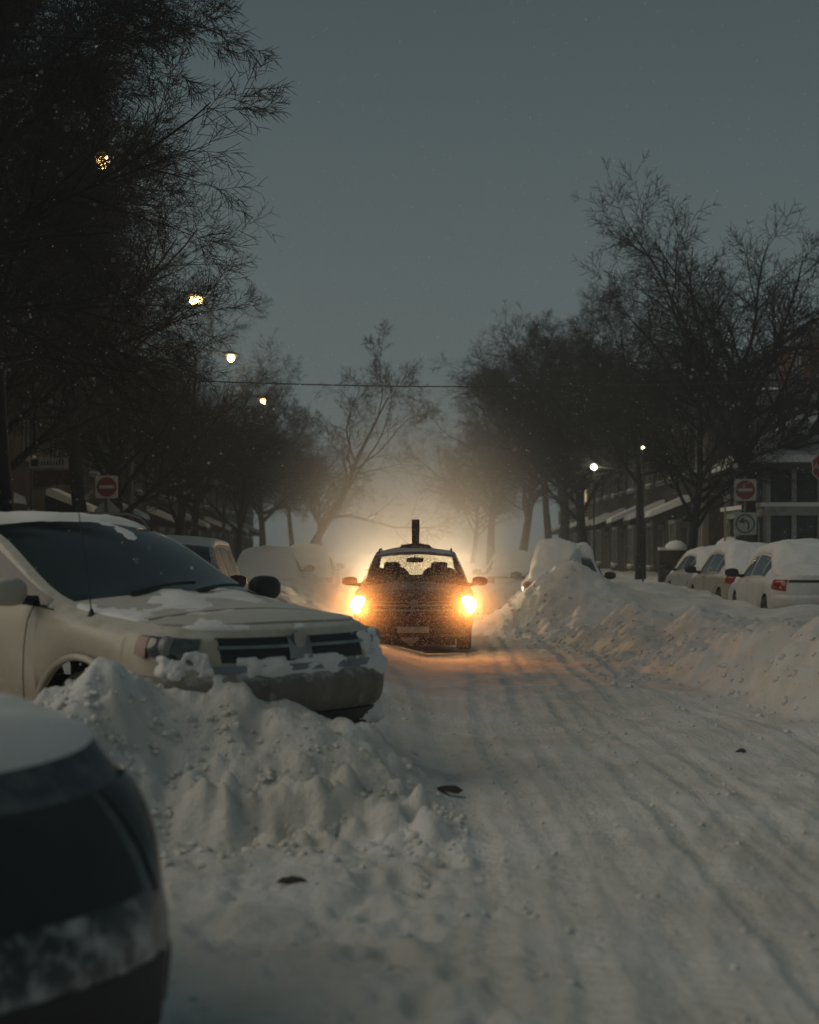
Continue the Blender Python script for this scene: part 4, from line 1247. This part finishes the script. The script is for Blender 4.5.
# ------------------------------------------------------------ buildings
BRICK = brick_mat('red_brick', (.22, .075, .045), (.16, .055, .035), (.16, .12, .09))
BRICKD = brick_mat('brown_brick', (.085, .055, .04), (.06, .04, .03), (.08, .07, .06))
STONE = mat('pale_stone', (.22, .21, .19), rough=.85, bump=.3)
FRAME = mat('window_frame', (.30, .30, .28), rough=.6)
DARKW = mat('dark_window', (.02, .024, .026), rough=.12, spec=.6)
DOORM = mat('door_wood', (.06, .03, .02), rough=.6)
SIDING = mat('grey_siding', (.16, .17, .17), rough=.7, bump=.2)
RAIL = mat('black_iron', (.012, .012, .012), rough=.5)


def facade(name, label, x0, x1, y0, y1, H, wallm, side=1, storeys=3, bay=3.2, lit=(), snowroof=.25, door_every=3, awn=True, group=None):
    """block whose street face looks along -side*x at x0 (right) or x1 (left)"""
    root = empty(name, ((x0 + x1) / 2, (y0 + y1) / 2, 0)); tag(root, label, 'building', group)
    cx, cy = (x0 + x1) / 2, (y0 + y1) / 2
    fx = (x0 if side > 0 else x1) - cx
    o = -side
    B = MB().box(x0 - cx, x1 - cx, y0 - cy, y1 - cy, -.5, H); B.build('wall', wallm, root, False)
    c = MB().box(x0 - cx - .18, x1 - cx + .18, y0 - cy - .18, y1 - cy + .18, H, H + .22).box(x0 - cx - .10, x1 - cx + .10, y0 - cy - .10, y1 - cy + .10, H - .18, H - .003); c.build('cornice', STONE, root, False)
    # snow on the roof, an uneven slab
    n = 24; V = []; F = []
    for i in range(n + 1):
        for j in range(5):
            X = x0 - cx - .15 + (x1 - x0 + .3) * j / 4; Yy = y0 - cy - .15 + (y1 - y0 + .3) * i / n
            V.append((X, Yy, H + .222 + (snowroof * (.8 + .3 * float(perlin(i * .4, j * .9, 3))) if 0 < j < 4 and 0 < i < n else .06)))
    F = [(i * 5 + j, i * 5 + j + 1, (i + 1) * 5 + j + 1, (i + 1) * 5 + j) for i in range(n) for j in range(4)]
    mk('roof_snow', V, F, SNOW, root, True, 60)
    nb = max(1, int((y1 - y0) / bay)); sh = H / storeys
    for b in range(nb):
        yc = y0 - cy + (b + .5) * (y1 - y0) / nb
        for s in range(storeys):
            z0 = s * sh + sh * .30; z1 = z0 + sh * .50
            wv = .55
            if s == 0 and b % door_every == 1:
                f = MB().box(min(fx, fx + o * .06), max(fx, fx + o * .06), yc - .6, yc + .6, .2, 2.5).build('door_frame', STONE, root, False)
                MB().box(min(fx, fx + o * .09), max(fx, fx + o * .09), yc - .45, yc + .45, .2, 2.3).build('door', DOORM, f, False)
                if awn:
                    A = MB()
                    xa, xb = fx + o * .02, fx + o * 1.3
                    A.add([(xa, yc - .9, 3.15), (xa, yc + .9, 3.15), (xb, yc + .85, 2.65), (xb, yc - .85, 2.65), (xa, yc - .9, 2.6), (xa, yc + .9, 2.6), (xb, yc + .85, 2.5), (xb, yc - .85, 2.5)],
                          [(0, 1, 2, 3), (4, 7, 6, 5), (3, 2, 6, 7), (0, 3, 7, 4), (1, 5, 6, 2)])
                    a_ = A.build('awning', RAIL, root, False)
                    A2 = MB().add([(xa, yc - .9, 3.16), (xa, yc + .9, 3.16), (xb, yc + .85, 2.66), (xb, yc - .85, 2.66), (xa, yc - .86, 3.40), (xa, yc + .86, 3.40), (xb - o * .05, yc + .8, 2.84), (xb - o * .05, yc - .8, 2.84)],
                                  [(4, 5, 6, 7), (3, 2, 6, 7), (0, 3, 7, 4), (1, 5, 6, 2)])
                    A2.build('awning_snow', SNOW, a_, True, 70)
                continue
            f = MB()
            f.box(min(fx, fx + o * .07), max(fx, fx + o * .07), yc - wv - .08, yc - wv, z0, z1).box(min(fx, fx + o * .07), max(fx, fx + o * .07), yc + wv, yc + wv + .08, z0, z1)
            f.box(min(fx, fx + o * .08), max(fx, fx + o * .08), yc - wv - .12, yc + wv + .12, z1, z1 + .16).box(min(fx, fx + o * .14), max(fx, fx + o * .14), yc - wv - .14, yc + wv + .14, z0 - .12, z0)
            f.box(min(fx, fx + o * .055), max(fx, fx + o * .055), yc - .03, yc + .03, z0, z1)
            w_ = f.build('window', FRAME, root, False)
            MB().box(min(fx, fx + o * .03), max(fx, fx + o * .03), yc - wv, yc + wv, z0 + .002, z1 - .002).build('pane', LITW if (b, s) in lit else DARKW, w_, False)
            MB().box(min(fx, fx + o * .13), max(fx, fx + o * .13), yc - wv - .12, yc + wv + .12, z0 + .001, z0 + .07).build('sill_snow', SNOW, w_, False)
    return root


LITW = emit('lit_window', (1., .72, .40), .9)
facade('brick_apartment_block', 'dark red brick block rising behind the forked tree at the right edge', 13.6, 26, 58, 76, 9.0, BRICK, 1, 3)
facade('townhouse_row', 'dark brown brick row of houses behind the right trees', 9.6, 17.5, 78, 110, 9.6, BRICKD, 1, 3, lit=((4, 1),))
facade('brick_house', 'low brown brick house with snow-covered awnings behind the straight-trunked tree on the right', 9.2, 13.2, 52.5, 77.5, 6.2, BRICKD, 1, 2, bay=2.7, door_every=2)
facade('apartment_block', 'long dark brick block behind the left trees', -24, -10.6, 16, 62, 9.5, BRICKD, -1, 3, lit=())
facade('far_apartment_block', 'far brick block fading into haze behind the left trees', -22, -10.8, 66, 118, 9.0, BRICKD, -1, 3)
# front faces that look towards us on the right: windows on the gable of the brick block
def gable(root, y, cy, cx, x0, x1, H, st):
    n = int((x1 - x0) / 2.6); sh = H / st
    for b in range(n):
        xc = x0 - cx + (b + .5) * (x1 - x0) / n
        for s in range(st):
            z0 = s * sh + sh * .3; z1 = z0 + sh * .5; f = MB(); Y = y - cy
            f.box(xc - .63, xc - .55, Y - .07, Y, z0, z1).box(xc + .55, xc + .63, Y - .07, Y, z0, z1).box(xc - .68, xc + .68, Y - .09, Y, z1, z1 + .16).box(xc - .7, xc + .7, Y - .14, Y, z0 - .12, z0).box(xc - .03, xc + .03, Y - .055, Y, z0, z1)
            w_ = f.build('window', FRAME, root, False)
            MB().box(xc - .55, xc + .55, Y - .03, Y, z0 + .002, z1 - .002).build('pane', DARKW, w_, False)
            MB().box(xc - .68, xc + .68, Y - .13, Y - .01, z0 + .001, z0 + .08).build('sill_snow', SNOW, w_, False)


for o in list(bpy.data.objects):
    if o.name == 'brick_apartment_block': gable(o, 58, 67, 19.8, 13.6, 26, 9.0, 3)
    if o.name == 'brick_house': gable(o, 52.5, 65, 11.2, 9.2, 13.2, 6.2, 2)


# porch house at the right edge: hipped snowy roof over a two-storey glazed porch
def porch_house():
    x0, x1, y0, y1, H = 9.7, 15.5, 46.5, 53.5, 3.75
    cx, cy = (x0 + x1) / 2, (y0 + y1) / 2
    root = empty('porch_house', (cx, cy, 0)); tag(root, 'grey house with a snowy hipped roof and glazed two-storey porch at the right edge', 'house')
    a0, a1, b0, b1 = x0 - cx, x1 - cx, y0 - cy, y1 - cy
    MB().box(a0 + .25, a1, b0 + .3, b1, -.3, H).build('wall', SIDING, root, False)
    P = MB()
    for i in range(9):
        x = a0 + .08 + (a1 - a0 - .16) * i / 8
        P.box(x - .06, x + .06, b0, b0 + .12, 0, H)
    for i in range(6):
        y = b0 + .06 + (b1 - b0 - .12) * i / 5
        P.box(a0, a0 + .12, y + .13, y + .25, 0, H - .001)
    P.box(a0 - .02, a1, b0 - .02, b0 + .14, 2.5, 2.75).box(a0 - .021, a0 + .139, b0 + .145, b1, 2.5, 2.75)
    P.build('porch_frame', FRAME, root, False)
    MB().box(a0 + .13, a1, b0 + .16, b0 + .2, .1, H - .1).box(a0 + .15, a0 + .19, b0 + .21, b1, .1, H - .1).build('porch_glazing', DARKW, root, False)
    MB().box(a0 - .12, a1, b0 - .14, b0 - .022, 2.74, 2.85).box(a0 - .14, a0 - .023, b0 - .13, b1, 2.74, 2.85).build('ledge_snow', SNOW, root, False)
    MB().box(a0 - .35, a1 + .35, b0 - .35, b1 + .35, H, H + .14).build('eave', mat('eave_board', (.03, .03, .03)), root, False)
    e = .38; zr = H + .16; ap = [(a0 + 1.9, (b0 + b1) / 2 - .4, zr + 1.5), (a1 - 1.6, (b0 + b1) / 2 - .4, zr + 1.5)]
    V = [(a0 - e, b0 - e, zr), (a1 + e, b0 - e, zr), (a1 + e, b1 + e, zr), (a0 - e, b1 + e, zr), ap[0], ap[1],
         (a0 - e, b0 - e, zr - .018), (a1 + e, b0 - e, zr - .018), (a1 + e, b1 + e, zr - .018), (a0 - e, b1 + e, zr - .018)]
    mk('roof', V, [(0, 1, 5, 4), (1, 2, 5), (2, 3, 4, 5), (3, 0, 4), (0, 6, 7, 1), (1, 7, 8, 2), (2, 8, 9, 3), (3, 9, 6, 0)], STONE, root, False)
    V2 = [(v[0] * 1.0, v[1] * 1.0, v[2] + .22) for v in V[:6]] + [(v[0] * 1.01, v[1] * 1.01, v[2] + .02) for v in V[:4]]
    r = mk('roof_snow', V2, [(0, 1, 5, 4), (1, 2, 5), (2, 3, 4, 5), (3, 0, 4), (0, 6, 7, 1), (1, 7, 8, 2), (2, 8, 9, 3), (3, 9, 6, 0)], SNOW, root, False)


porch_house()

# ------------------------------------------------------------ street furniture
RED = mat('sign_red', (.12, .012, .012), rough=.45, var=.1)
WHITE = mat('sign_white', (.28, .28, .27), rough=.5, var=.1)
SBACK = mat('sign_back', (.2, .21, .21), rough=.5, metal=.3, var=.1)
SBLACK = mat('sign_dark', (.02, .02, .02), rough=.5)


def disc(B, cx, cz, r, y0, y1, n=36, rot=0.):
    return B.prism([(cx + r * math.cos(2 * PI * i / n + rot), cz + r * math.sin(2 * PI * i / n + rot)) for i in range(n)], y0, y1)


def rsq(cx, cz, h, r=.05):
    pts = []
    for (sx, sz, a0) in ((1, 1, 0), (-1, 1, 90), (-1, -1, 180), (1, -1, 270)):
        for i in range(5):
            a = R(a0 + 22.5 * i); pts.append((cx + sx * (h - r) + r * math.cos(a), cz + sz * (h - r) + r * math.sin(a)))
    return pts


def no_entry(parent, z, h=.30, W=None, D=None):
    W = W or WHITE; D = D or RED
    f = MB().prism(rsq(0, z, h), -.055, -.045).build('sign_face', W, parent, False)
    disc(MB(), 0, z, h * .88, -.060, -.0552).build('red_disc', D, f, False)
    MB().box(-h * .66, h * .66, -.0635, -.0602, z - h * .13, z + h * .13).build('white_bar', W, f, False)


def post(parent, h, r=.035):
    MB().tube([(0, 0, -.3), (0, 0, h)], r, 10).build('post', POLE, parent)


# left group
BRIGHTW = mat('sign_white_bright', (.45, .45, .43), rough=.5, var=.08)  # left signs' white raised to stand in for light they don't catch
BRIGHTR = mat('sign_red_bright', (.20, .025, .025), rough=.45, var=.08)  # red lifted the same way for the dimly lit face
p = at(107, 487, 34); r = empty('no_entry_sign', (p.x, p.y, 0), R(3)); tag(r, 'square no-entry sign with a grey octagonal sign back below it, left of the street', 'road sign')
post(r, p.z + .25); no_entry(r, p.z, .225, BRIGHTW, BRIGHTR)
disc(MB(), 0, p.z - .56, .27, .045, .055, 8, PI / 8).build('octagon_back', BRIGHTW, r, False)
p = at(49, 463, 43); r = empty('street_name_sign', (p.x, p.y, 0), R(2)); tag(r, 'faint white street name board on a post, above a long reddish banner on the left', 'street sign')
MB().tube([(-.44, 0, -.3), (-.44, 0, p.z + .2)], .035, 10).build('post', POLE, r)
f = MB().box(-.49, .49, -.055, -.040, p.z - .13, p.z + .13).build('sign_plate', BRIGHTW, r, False)
B = MB(); rng = random.Random(4)
B.box(-.44, -.26, -.058, -.0552, p.z - .09, p.z + .09)
for i in range(8):
    x = -.19 + i * .075; B.box(x, x + .04, -.058, -.0552, p.z - .06, p.z + rng.uniform(.02, .08))
B.build('faded_lettering', SBLACK, f, False)
p = at(58, 479, 47); r = empty('banner', (p.x, p.y, 0), 0); tag(r, 'long dull red banner with a pale lower edge under the street name board', 'banner')
MB().tube([(-.72, 0, -.3), (-.72, 0, p.z + .3)], .03, 8).tube([(.72, 0, -.3), (.72, 0, p.z + .3)], .03, 8).build('post', POLE, r)
MB().prism([(-.72, p.z - .24), (.72, p.z - .12), (.72, p.z + .26), (-.72, p.z + .22)], -.05, -.035).build('banner_cloth', mat('banner_red', (.10, .03, .02), rough=.8), r, False)
MB().prism([(-.72, p.z - .30), (.72, p.z - .18), (.72, p.z - .125), (-.72, p.z - .245)], -.052, -.034).build('banner_edge', SBACK, r, False)
# right group
p = at(745, 490, 44); r = empty('no_entry_sign', (p.x, p.y, 0), R(-6)); tag(r, 'no-entry sign above a left-turn arrow sign, before the forked tree on the right', 'road sign')
post(r, p.z + .35); no_entry(r, p.z, .28)
z = p.z - .87
f = MB().prism(rsq(0, z, .29), -.055, -.045).build('arrow_sign_face', WHITE, r, False)
B = MB(); n = 40
ring = [(.25 * math.cos(2 * PI * i / n), z + .25 * math.sin(2 * PI * i / n)) for i in range(n)]; rin = [(.205 * math.cos(2 * PI * i / n), z + .205 * math.sin(2 * PI * i / n)) for i in range(n)]
for i in range(n):
    j = (i + 1) % n; B.prism([ring[i], ring[j], rin[j], rin[i]], -.060, -.0552)
B.build('green_ring', mat('sign_green', (.02, .09, .05), rough=.5), f, False)
B = MB(); arc = [(.10 * math.cos(R(a)) + .0, z - .02 + .12 * math.sin(R(a))) for a in range(-20, 125, 12)]
for i in range(len(arc) - 1):
    (ax, az), (bx, bz) = arc[i], arc[i + 1]; k1, k2 = .62, .62
    B.prism([(ax, az), (bx, bz), (bx * k2, z - .02 + (bz - z + .02) * k2), (ax * k1, z - .02 + (az - z + .02) * k1)], -.0615, -.0556)
B.prism([(-.17, z + .05), (-.03, z + .17), (-.02, z + .0)], -.063, -.0616)
B.box(.055, .10, -.0612, -.0558, z - .15, z - .055)
B.build('turn_arrow', SBLACK, f, False)
MB().prism(rsq(0, p.z - 1.45, .24, .02), -.055, .05).build('control_box', SBLACK, r, False)
p = at(828, 467, 33); r = empty('stop_sign', (p.x, p.y, 0), R(-4)); tag(r, 'dark red octagonal stop sign half cut off by the right edge', 'road sign')
post(r, p.z + .3)
f = disc(MB(), 0, p.z, .34, -.05, -.04, 8, PI / 8).build('sign_face', WHITE, r, False)
g = disc(MB(), 0, p.z, .315, -.054, -.0502, 8, PI / 8).build('red_octagon', RED, f, False)


def text(txt, size, loc, m, parent, depth=.002):
    cu = bpy.data.curves.new('lettering', 'FONT'); cu.body = txt; cu.size = size; cu.extrude = depth; cu.align_x = 'CENTER'; cu.align_y = 'CENTER'
    o = bpy.data.objects.new('tmp', cu); col.objects.link(o)
    dg = bpy.context.evaluated_depsgraph_get(); me = bpy.data.meshes.new_from_object(o.evaluated_get(dg)); bpy.data.objects.remove(o)
    me.materials.clear(); me.materials.append(m)
    q = bpy.data.objects.new('lettering', me); q.rotation_euler = (PI / 2, 0, 0); q.location = loc; q.parent = parent; col.objects.link(q)
    return q


text('ARR\u00caT', .20, (0, -.057, p.z - .0), WHITE, g)

# arched pipe
B = MB(); a = at(702, 494, 48); b = at(725, 494, 48); c0 = at(725, 545, 48)
r = empty('arched_pipe', (b.x, b.y, 0)); tag(r, 'pale bent pipe standing like an arch left of the right no-entry sign', 'pipe rail')
MB().tube([(0, 0, 0), (0, 0, b.z - .18), (-.03, 0, b.z - .07), (-.10, 0, b.z - .01), (-.20, 0, b.z), (a.x - b.x, 0, b.z), (a.x - b.x - .01, 0, 0)], .028, 8).build('pipe', mat('pale_pipe', (.42, .38, .30), rough=.5), r)
r.name = 'arched_pipe'

# snow-capped low wall by the right trees
r = empty('low_wall', (9.1, 50, 0)); tag(r, 'low brick wall capped with humps of snow behind the three parked cars on the right', 'wall')
MB().box(-1.8, 1.7, -.15, .15, -.2, 1.55).build('brickwork', BRICKD, r, False)
for (x, s) in ((-1.3, .55), (.3, .75), (1.3, .5)):
    MB().lathe([(.6 * s, .0), (.62 * s, .1 * s), (.52 * s, .3 * s), (.3 * s, .46 * s), (0, .52 * s)], 20, 'z', (x, -.02, 1.56)).build('snow_hump', SNOW, r)
MB().box(-1.8, 1.7, -.17, .17, 1.552, 1.64).build('snow_cap', SNOW, r, False)

# street lamps
LAMPM = emit('street_lamp_glow', (1., .64, .27), 22.)
LAMPG = emit('wall_lamp_glow', (.98, .95, .62), 14.)


def street_lamp(px, py, H, label, power, rad=.13):
    power *= .42
    Y = F0 * (H - CH) / (HY - py); x = (px - 409.5) / F0 * Y
    r = empty('street_lamp', (x - 1.9, Y, 0)); tag(r, label, 'street lamp', 'street lamps along the left side')
    MB().tube([(0, 0, -.3), (0, 0, 1.2), (0, 0, H + .3)], [.11, .09, .06], 12).build('pole', POLE, r)
    MB().tube([(0, 0, H - .35), (.35, 0, H + .15), (.9, 0, H + .28), (1.75, 0, H + .16)], [.045, .04, .035, .03], 8).build('arm', POLE, r)
    hd = MB(); hd.lathe([(.0, .16), (.12, .15), (.26, .08), (.30, .02), (.27, -.0)], 20, 'z', (1.9, 0, H + .05)); hd = hd.build('lamp_head', POLE, r)
    MB().lathe([(rad * .8, .0), (rad, -.06), (rad * .95, -.13), (rad * .6, -.2), (0, -.23)], 18, 'z', (1.9, 0, H + .05)).build('lamp_glass', LAMPM, hd)
    ld = bpy.data.lights.new('lamp_light', 'POINT'); ld.energy = power; ld.color = (1., .68, .34); ld.shadow_soft_size = .14
    lo = bpy.data.objects.new('lamp_light', ld); col.objects.link(lo); lo.parent = hd; lo.location = (1.9, 0, H - .25)


street_lamp(103, 160, 8.9, 'nearest lit street lamp, shining through the big dark tree on the left', 300)
street_lamp(196, 299, 8.9, 'second lit street lamp from the left, brightest and ringed by twigs', 380, .19)
street_lamp(231, 357, 8.9, 'third lit street lamp from the left, just past the edge of the big tree', 260)
street_lamp(263, 400, 8.9, 'farthest lit street lamp, lowest of the four on the left', 260)


def wall_lamp(px, py, Y, label, power, rad):
    p = at(px, py, Y); r = empty('post_lamp', (p.x, p.y, 0)); tag(r, label, 'lamp', 'small pale lamps among the trees')
    MB().tube([(0, 0, -.2), (0, 0, p.z - rad)], [.03, .022], 8).build('post', BLACK, r)
    h = MB().lathe([(.0, rad * 1.5), (rad * 1.2, rad * 1.1), (rad * 1.3, rad * .9)], 16, 'z', (0, 0, p.z)).build('lamp_cap', POLE, r)
    MB().lathe([(0, rad), (rad * .8, rad * .6), (rad, 0), (rad * .8, -rad * .6), (0, -rad)], 16, 'z', (0, 0, p.z)).build('lamp_globe', LAMPG, r)
    ld = bpy.data.lights.new('lamp_light', 'POINT'); ld.energy = power; ld.color = (1., .93, .66); ld.shadow_soft_size = .1
    lo = bpy.data.objects.new('lamp_light', ld); col.objects.link(lo); lo.parent = r; lo.location = (0, -.25, p.z)


wall_lamp(594, 467, 57, 'small bright greenish lamp on a post, left of the straight-trunked tree', 22, .11)
wall_lamp(643, 448, 50.5, 'smaller lamp half hidden by twigs, higher and right of the greenish one', 10, .05)

wall_lamp(118, 409, 60, 'tiny pale lamp high among the left trees above the no-entry sign', 2, .02)
# wire over the street on two poles
wx0, wx1, WY, WZ = -9.4, 12.3, 40., 5.45
for x, lab in ((wx0, 'wooden utility pole hidden among the left trees, left end of the wire'), (wx1, 'wooden utility pole hidden beyond the right edge, right end of the wire')):
    r = empty('utility_pole', (x, WY, 0)); tag(r, lab, 'utility pole', 'poles carrying the wire')
    MB().tube([(0, 0, -.3), (0, 0, 7.6)], [.14, .10], 12).build('pole', WOODP, r)
    MB().box(-.06, .06, -.9, .9, 6.9, 7.05).build('crossarm', WOODP, r, False)
pts = [Vector((wx0 + (wx1 - wx0) * i / 30, WY, WZ + .35 * (2 * i / 30 - 1) ** 2 + .05 * (1 - i / 30) - .1)) for i in range(31)]
w = MB().tube(pts, .016, 6).build('overhead_wire', BLACK); tag(w, 'thin dark wire crossing high above the street between the trees', 'wire')

# ------------------------------------------------------------ falling snow
def flakes():
    rng = np.random.default_rng(12)
    def vol(n, y0, y1, k, zmax):
        y = y0 + (y1 - y0) * rng.random(n) ** .8
        return np.stack([(rng.random(n) - .5) * 2 * k * (y + 2), y, rng.random(n) * zmax], 1)
    A = vol(10000, 5, 45, .30, 5.)
    c = np.array([[.05, 24.2, .9]]); B = c + rng.normal(0, 1, (30000, 3)) * np.array([[1.05, 1.0, .6]]); B = B[(B[:, 2] > .03)]
    B = B[~((np.abs(B[:, 0] - .055) < 1.0) & (B[:, 1] > 24.8) & (B[:, 1] < 29.6) & (B[:, 2] < 1.7))]
    C = np.array([[.3, 33., 1.8]]) + rng.normal(0, 1, (6000, 3)) * np.array([[2.6, 2.6, 1.5]]); C = C[C[:, 2] > .05]
    P = np.concatenate([A, B, C]); n = len(P)
    r = np.where(rng.random(n) < .08, .0055, .0032) * (.7 + .6 * rng.random(n))
    O = np.array([[1, 0, 0], [-1, 0, 0], [0, 1, 0], [0, -1, 0], [0, 0, 1], [0, 0, -1.]])
    V = (P[:, None, :] + O[None] * r[:, None, None]).reshape(-1, 3)
    T = np.array([[0, 2, 4], [2, 1, 4], [1, 3, 4], [3, 0, 4], [2, 0, 5], [1, 2, 5], [3, 1, 5], [0, 3, 5]])
    F = (np.arange(n)[:, None, None] * 6 + T[None]).reshape(-1, 3)
    m = bpy.data.materials.new('snowflake'); m.use_nodes = True; nt = m.node_tree; nt.nodes.clear()
    out = nd(nt, 'ShaderNodeOutputMaterial'); a = nd(nt, 'ShaderNodeBsdfDiffuse'); b = nd(nt, 'ShaderNodeBsdfTranslucent'); mx = nd(nt, 'ShaderNodeMixShader')
    a.inputs[0].default_value = b.inputs[0].default_value = (.9, .9, .9, 1)
    nt.links.new(a.outputs[0], mx.inputs[1]); nt.links.new(b.outputs[0], mx.inputs[2]); nt.links.new(mx.outputs[0], out.inputs[0])
    o = np_mesh('falling_snow', V, F, m, smooth=False)
    tag(o, 'small snowflakes drifting down over the street, thickest round the headlights', 'falling snow', kind='stuff')


flakes()


# ------------------------------------------------------------ air
def volume(name, density, g, color, label, V=None, F=None, soft=None):
    m = bpy.data.materials.new(name); m.use_nodes = True; nt = m.node_tree; nt.nodes.clear()
    out = nd(nt, 'ShaderNodeOutputMaterial'); v = nd(nt, 'ShaderNodeVolumePrincipled')
    v.inputs['Color'].default_value = c4(color); v.inputs['Density'].default_value = density; v.inputs['Anisotropy'].default_value = g
    nt.links.new(v.outputs[0], out.inputs['Volume'])
    if soft:       # the cloud thins out to nothing at its rim
        c_, ax = soft
        tc = nd(nt, 'ShaderNodeTexCoord'); mp = nd(nt, 'ShaderNodeMapping', vector_type='TEXTURE')
        mp.inputs['Location'].default_value = c_; mp.inputs['Scale'].default_value = ax
        nt.links.new(tc.outputs['Object'], mp.inputs[0])
        ln = nd(nt, 'ShaderNodeVectorMath', operation='LENGTH'); nt.links.new(mp.outputs[0], ln.inputs[0])
        mr = nd(nt, 'ShaderNodeMapRange'); nt.links.new(ln.outputs['Value'], mr.inputs[0])
        mr.inputs[1].default_value = 0; mr.inputs[2].default_value = 1; mr.inputs[3].default_value = density; mr.inputs[4].default_value = 0
        nt.links.new(mr.outputs[0], v.inputs['Density'])
    o = mk(name, V, F, m, None, False); tag(o, label, 'haze', kind='stuff'); return o


B = MB().box(-700, 700, -80, 950, -3, 20)
volume('haze', .0019, .35, (.74, .86, .95), 'thin snowy haze filling the street', B.V, B.F)
# added haze making headlight glow round the two moving vehicles: a squashed ball
def ball(c, a, b, c_, n=20, m=12):
    V = []; F = []
    for i in range(m + 1):
        t = PI * i / m
        for j in range(n):
            s = 2 * PI * j / n; V.append((c[0] + a * math.sin(t) * math.cos(s), c[1] + b * math.sin(t) * math.sin(s), c[2] + c_ * math.cos(t)))
    for i in range(m):
        for j in range(n): F.append((i * n + j, (i + 1) * n + j, (i + 1) * n + (j + 1) % n, i * n + (j + 1) % n))
    return V, F


V, F = ball((.1, 37.0, 1.2), 3.9, 8.0, 4.4)  # thick haze put in so the hidden beams glow behind the car
volume('glow_haze', .085, .5, (.9, .9, .9), 'added patch of thick haze carrying the glow behind the oncoming car', V, F, ((.1, 37.0, 1.2), (3.9, 8, 4.4)))
for hx, hl in ((-.76, 'left'), (.85, 'right')):  # one haze ball added per lamp to give it a bloom
    V, F = ball((hx, 24.5, .72), .85, .85, .72)
    volume('headlight_halo', .33, .5, (.95, .9, .85), 'added ball of haze making the halo round the %s headlight' % hl, V, F, ((hx, 24.5, .72), (.85, .85, .72)))

# ------------------------------------------------------------ light, sky, camera
w = bpy.data.worlds.new('World'); sc.world = w; w.use_nodes = True
nt = w.node_tree; bg = nt.nodes['Background']; L = nt.links.new
SUN_EL, SUN_AZ = 36., 254.     # compass-like: from behind-left of the camera
sky = nd(nt, 'ShaderNodeTexSky', sky_type='NISHITA'); sky.sun_disc = False; sky.sun_elevation = R(SUN_EL); sky.sun_rotation = R(SUN_AZ)
sky.air_density = 1.; sky.dust_density = 3.; sky.ozone_density = 1.
hs = nd(nt, 'ShaderNodeHueSaturation'); hs.inputs['Saturation'].default_value = .22; L(sky.outputs[0], hs.inputs['Color'])
mu = nd(nt, 'ShaderNodeMix', data_type='RGBA', blend_type='MULTIPLY'); mu.inputs[0].default_value = 1.
L(hs.outputs[0], mu.inputs[6]); mu.inputs[7].default_value = (.80, 1.0, 1.05, 1)
mv = nd(nt, 'ShaderNodeMix', data_type='RGBA'); mv.inputs[0].default_value = .8       # cloud deck evens the sky out
L(mu.outputs[2], mv.inputs[6]); tc = nd(nt, 'ShaderNodeTexCoord'); sz = nd(nt, 'ShaderNodeSeparateXYZ'); L(tc.outputs['Generated'], sz.inputs[0])
gr = ramp(nt, sz.outputs['Z'], 0., (.58, .69, .67, 1), .34, (.22, .325, .355, 1))
sm = nd(nt, 'ShaderNodeVectorMath', operation='SCALE'); L(gr.outputs[0], sm.inputs[0]); sm.inputs['Scale'].default_value = 10.
L(sm.outputs[0], mv.inputs[7])
L(mv.outputs[2], bg.inputs['Color']); bg.inputs['Strength'].default_value = .025

sl = bpy.data.lights.new('sun', 'SUN'); sl.energy = .80; sl.angle = R(55); sl.color = (1., .85, .66)
so = bpy.data.objects.new('sun', sl); col.objects.link(so)
az, el = R(SUN_AZ), R(SUN_EL)
dv = Vector((math.sin(az) * math.cos(el), math.cos(az) * math.cos(el), math.sin(el)))
so.rotation_euler = dv.to_track_quat('Z', 'Y').to_euler(); so.location = dv * 50

cd = bpy.data.cameras.new('camera'); cam = bpy.data.objects.new('camera', cd); col.objects.link(cam)
cam.location = (0, 0, CH); cam.rotation_euler = (PI / 2, 0, 0)
cd.sensor_fit = 'HORIZONTAL'; cd.sensor_width = 24; cd.lens = 50; cd.shift_y = 40 / 819
cd.clip_start = .1; cd.clip_end = 3000
cd.dof.use_dof = True; cd.dof.focus_distance = 19; cd.dof.aperture_fstop = 1.7
sc.camera = cam
sc.view_settings.view_transform = 'Standard'; sc.view_settings.look = 'None'; sc.view_settings.gamma = 1; sc.view_settings.exposure = 0
sc.render.resolution_x = 819; sc.render.resolution_y = 1024
sc.cycles.use_denoising = True
try: sc.cycles.denoiser = 'OPENIMAGEDENOISE'
except Exception: pass
sc.cycles.max_bounces = 6; sc.cycles.diffuse_bounces = 2; sc.cycles.glossy_bounces = 2; sc.cycles.volume_bounces = 1; sc.cycles.transparent_max_bounces = 12
sc.cycles.sample_clamp_indirect = 3.
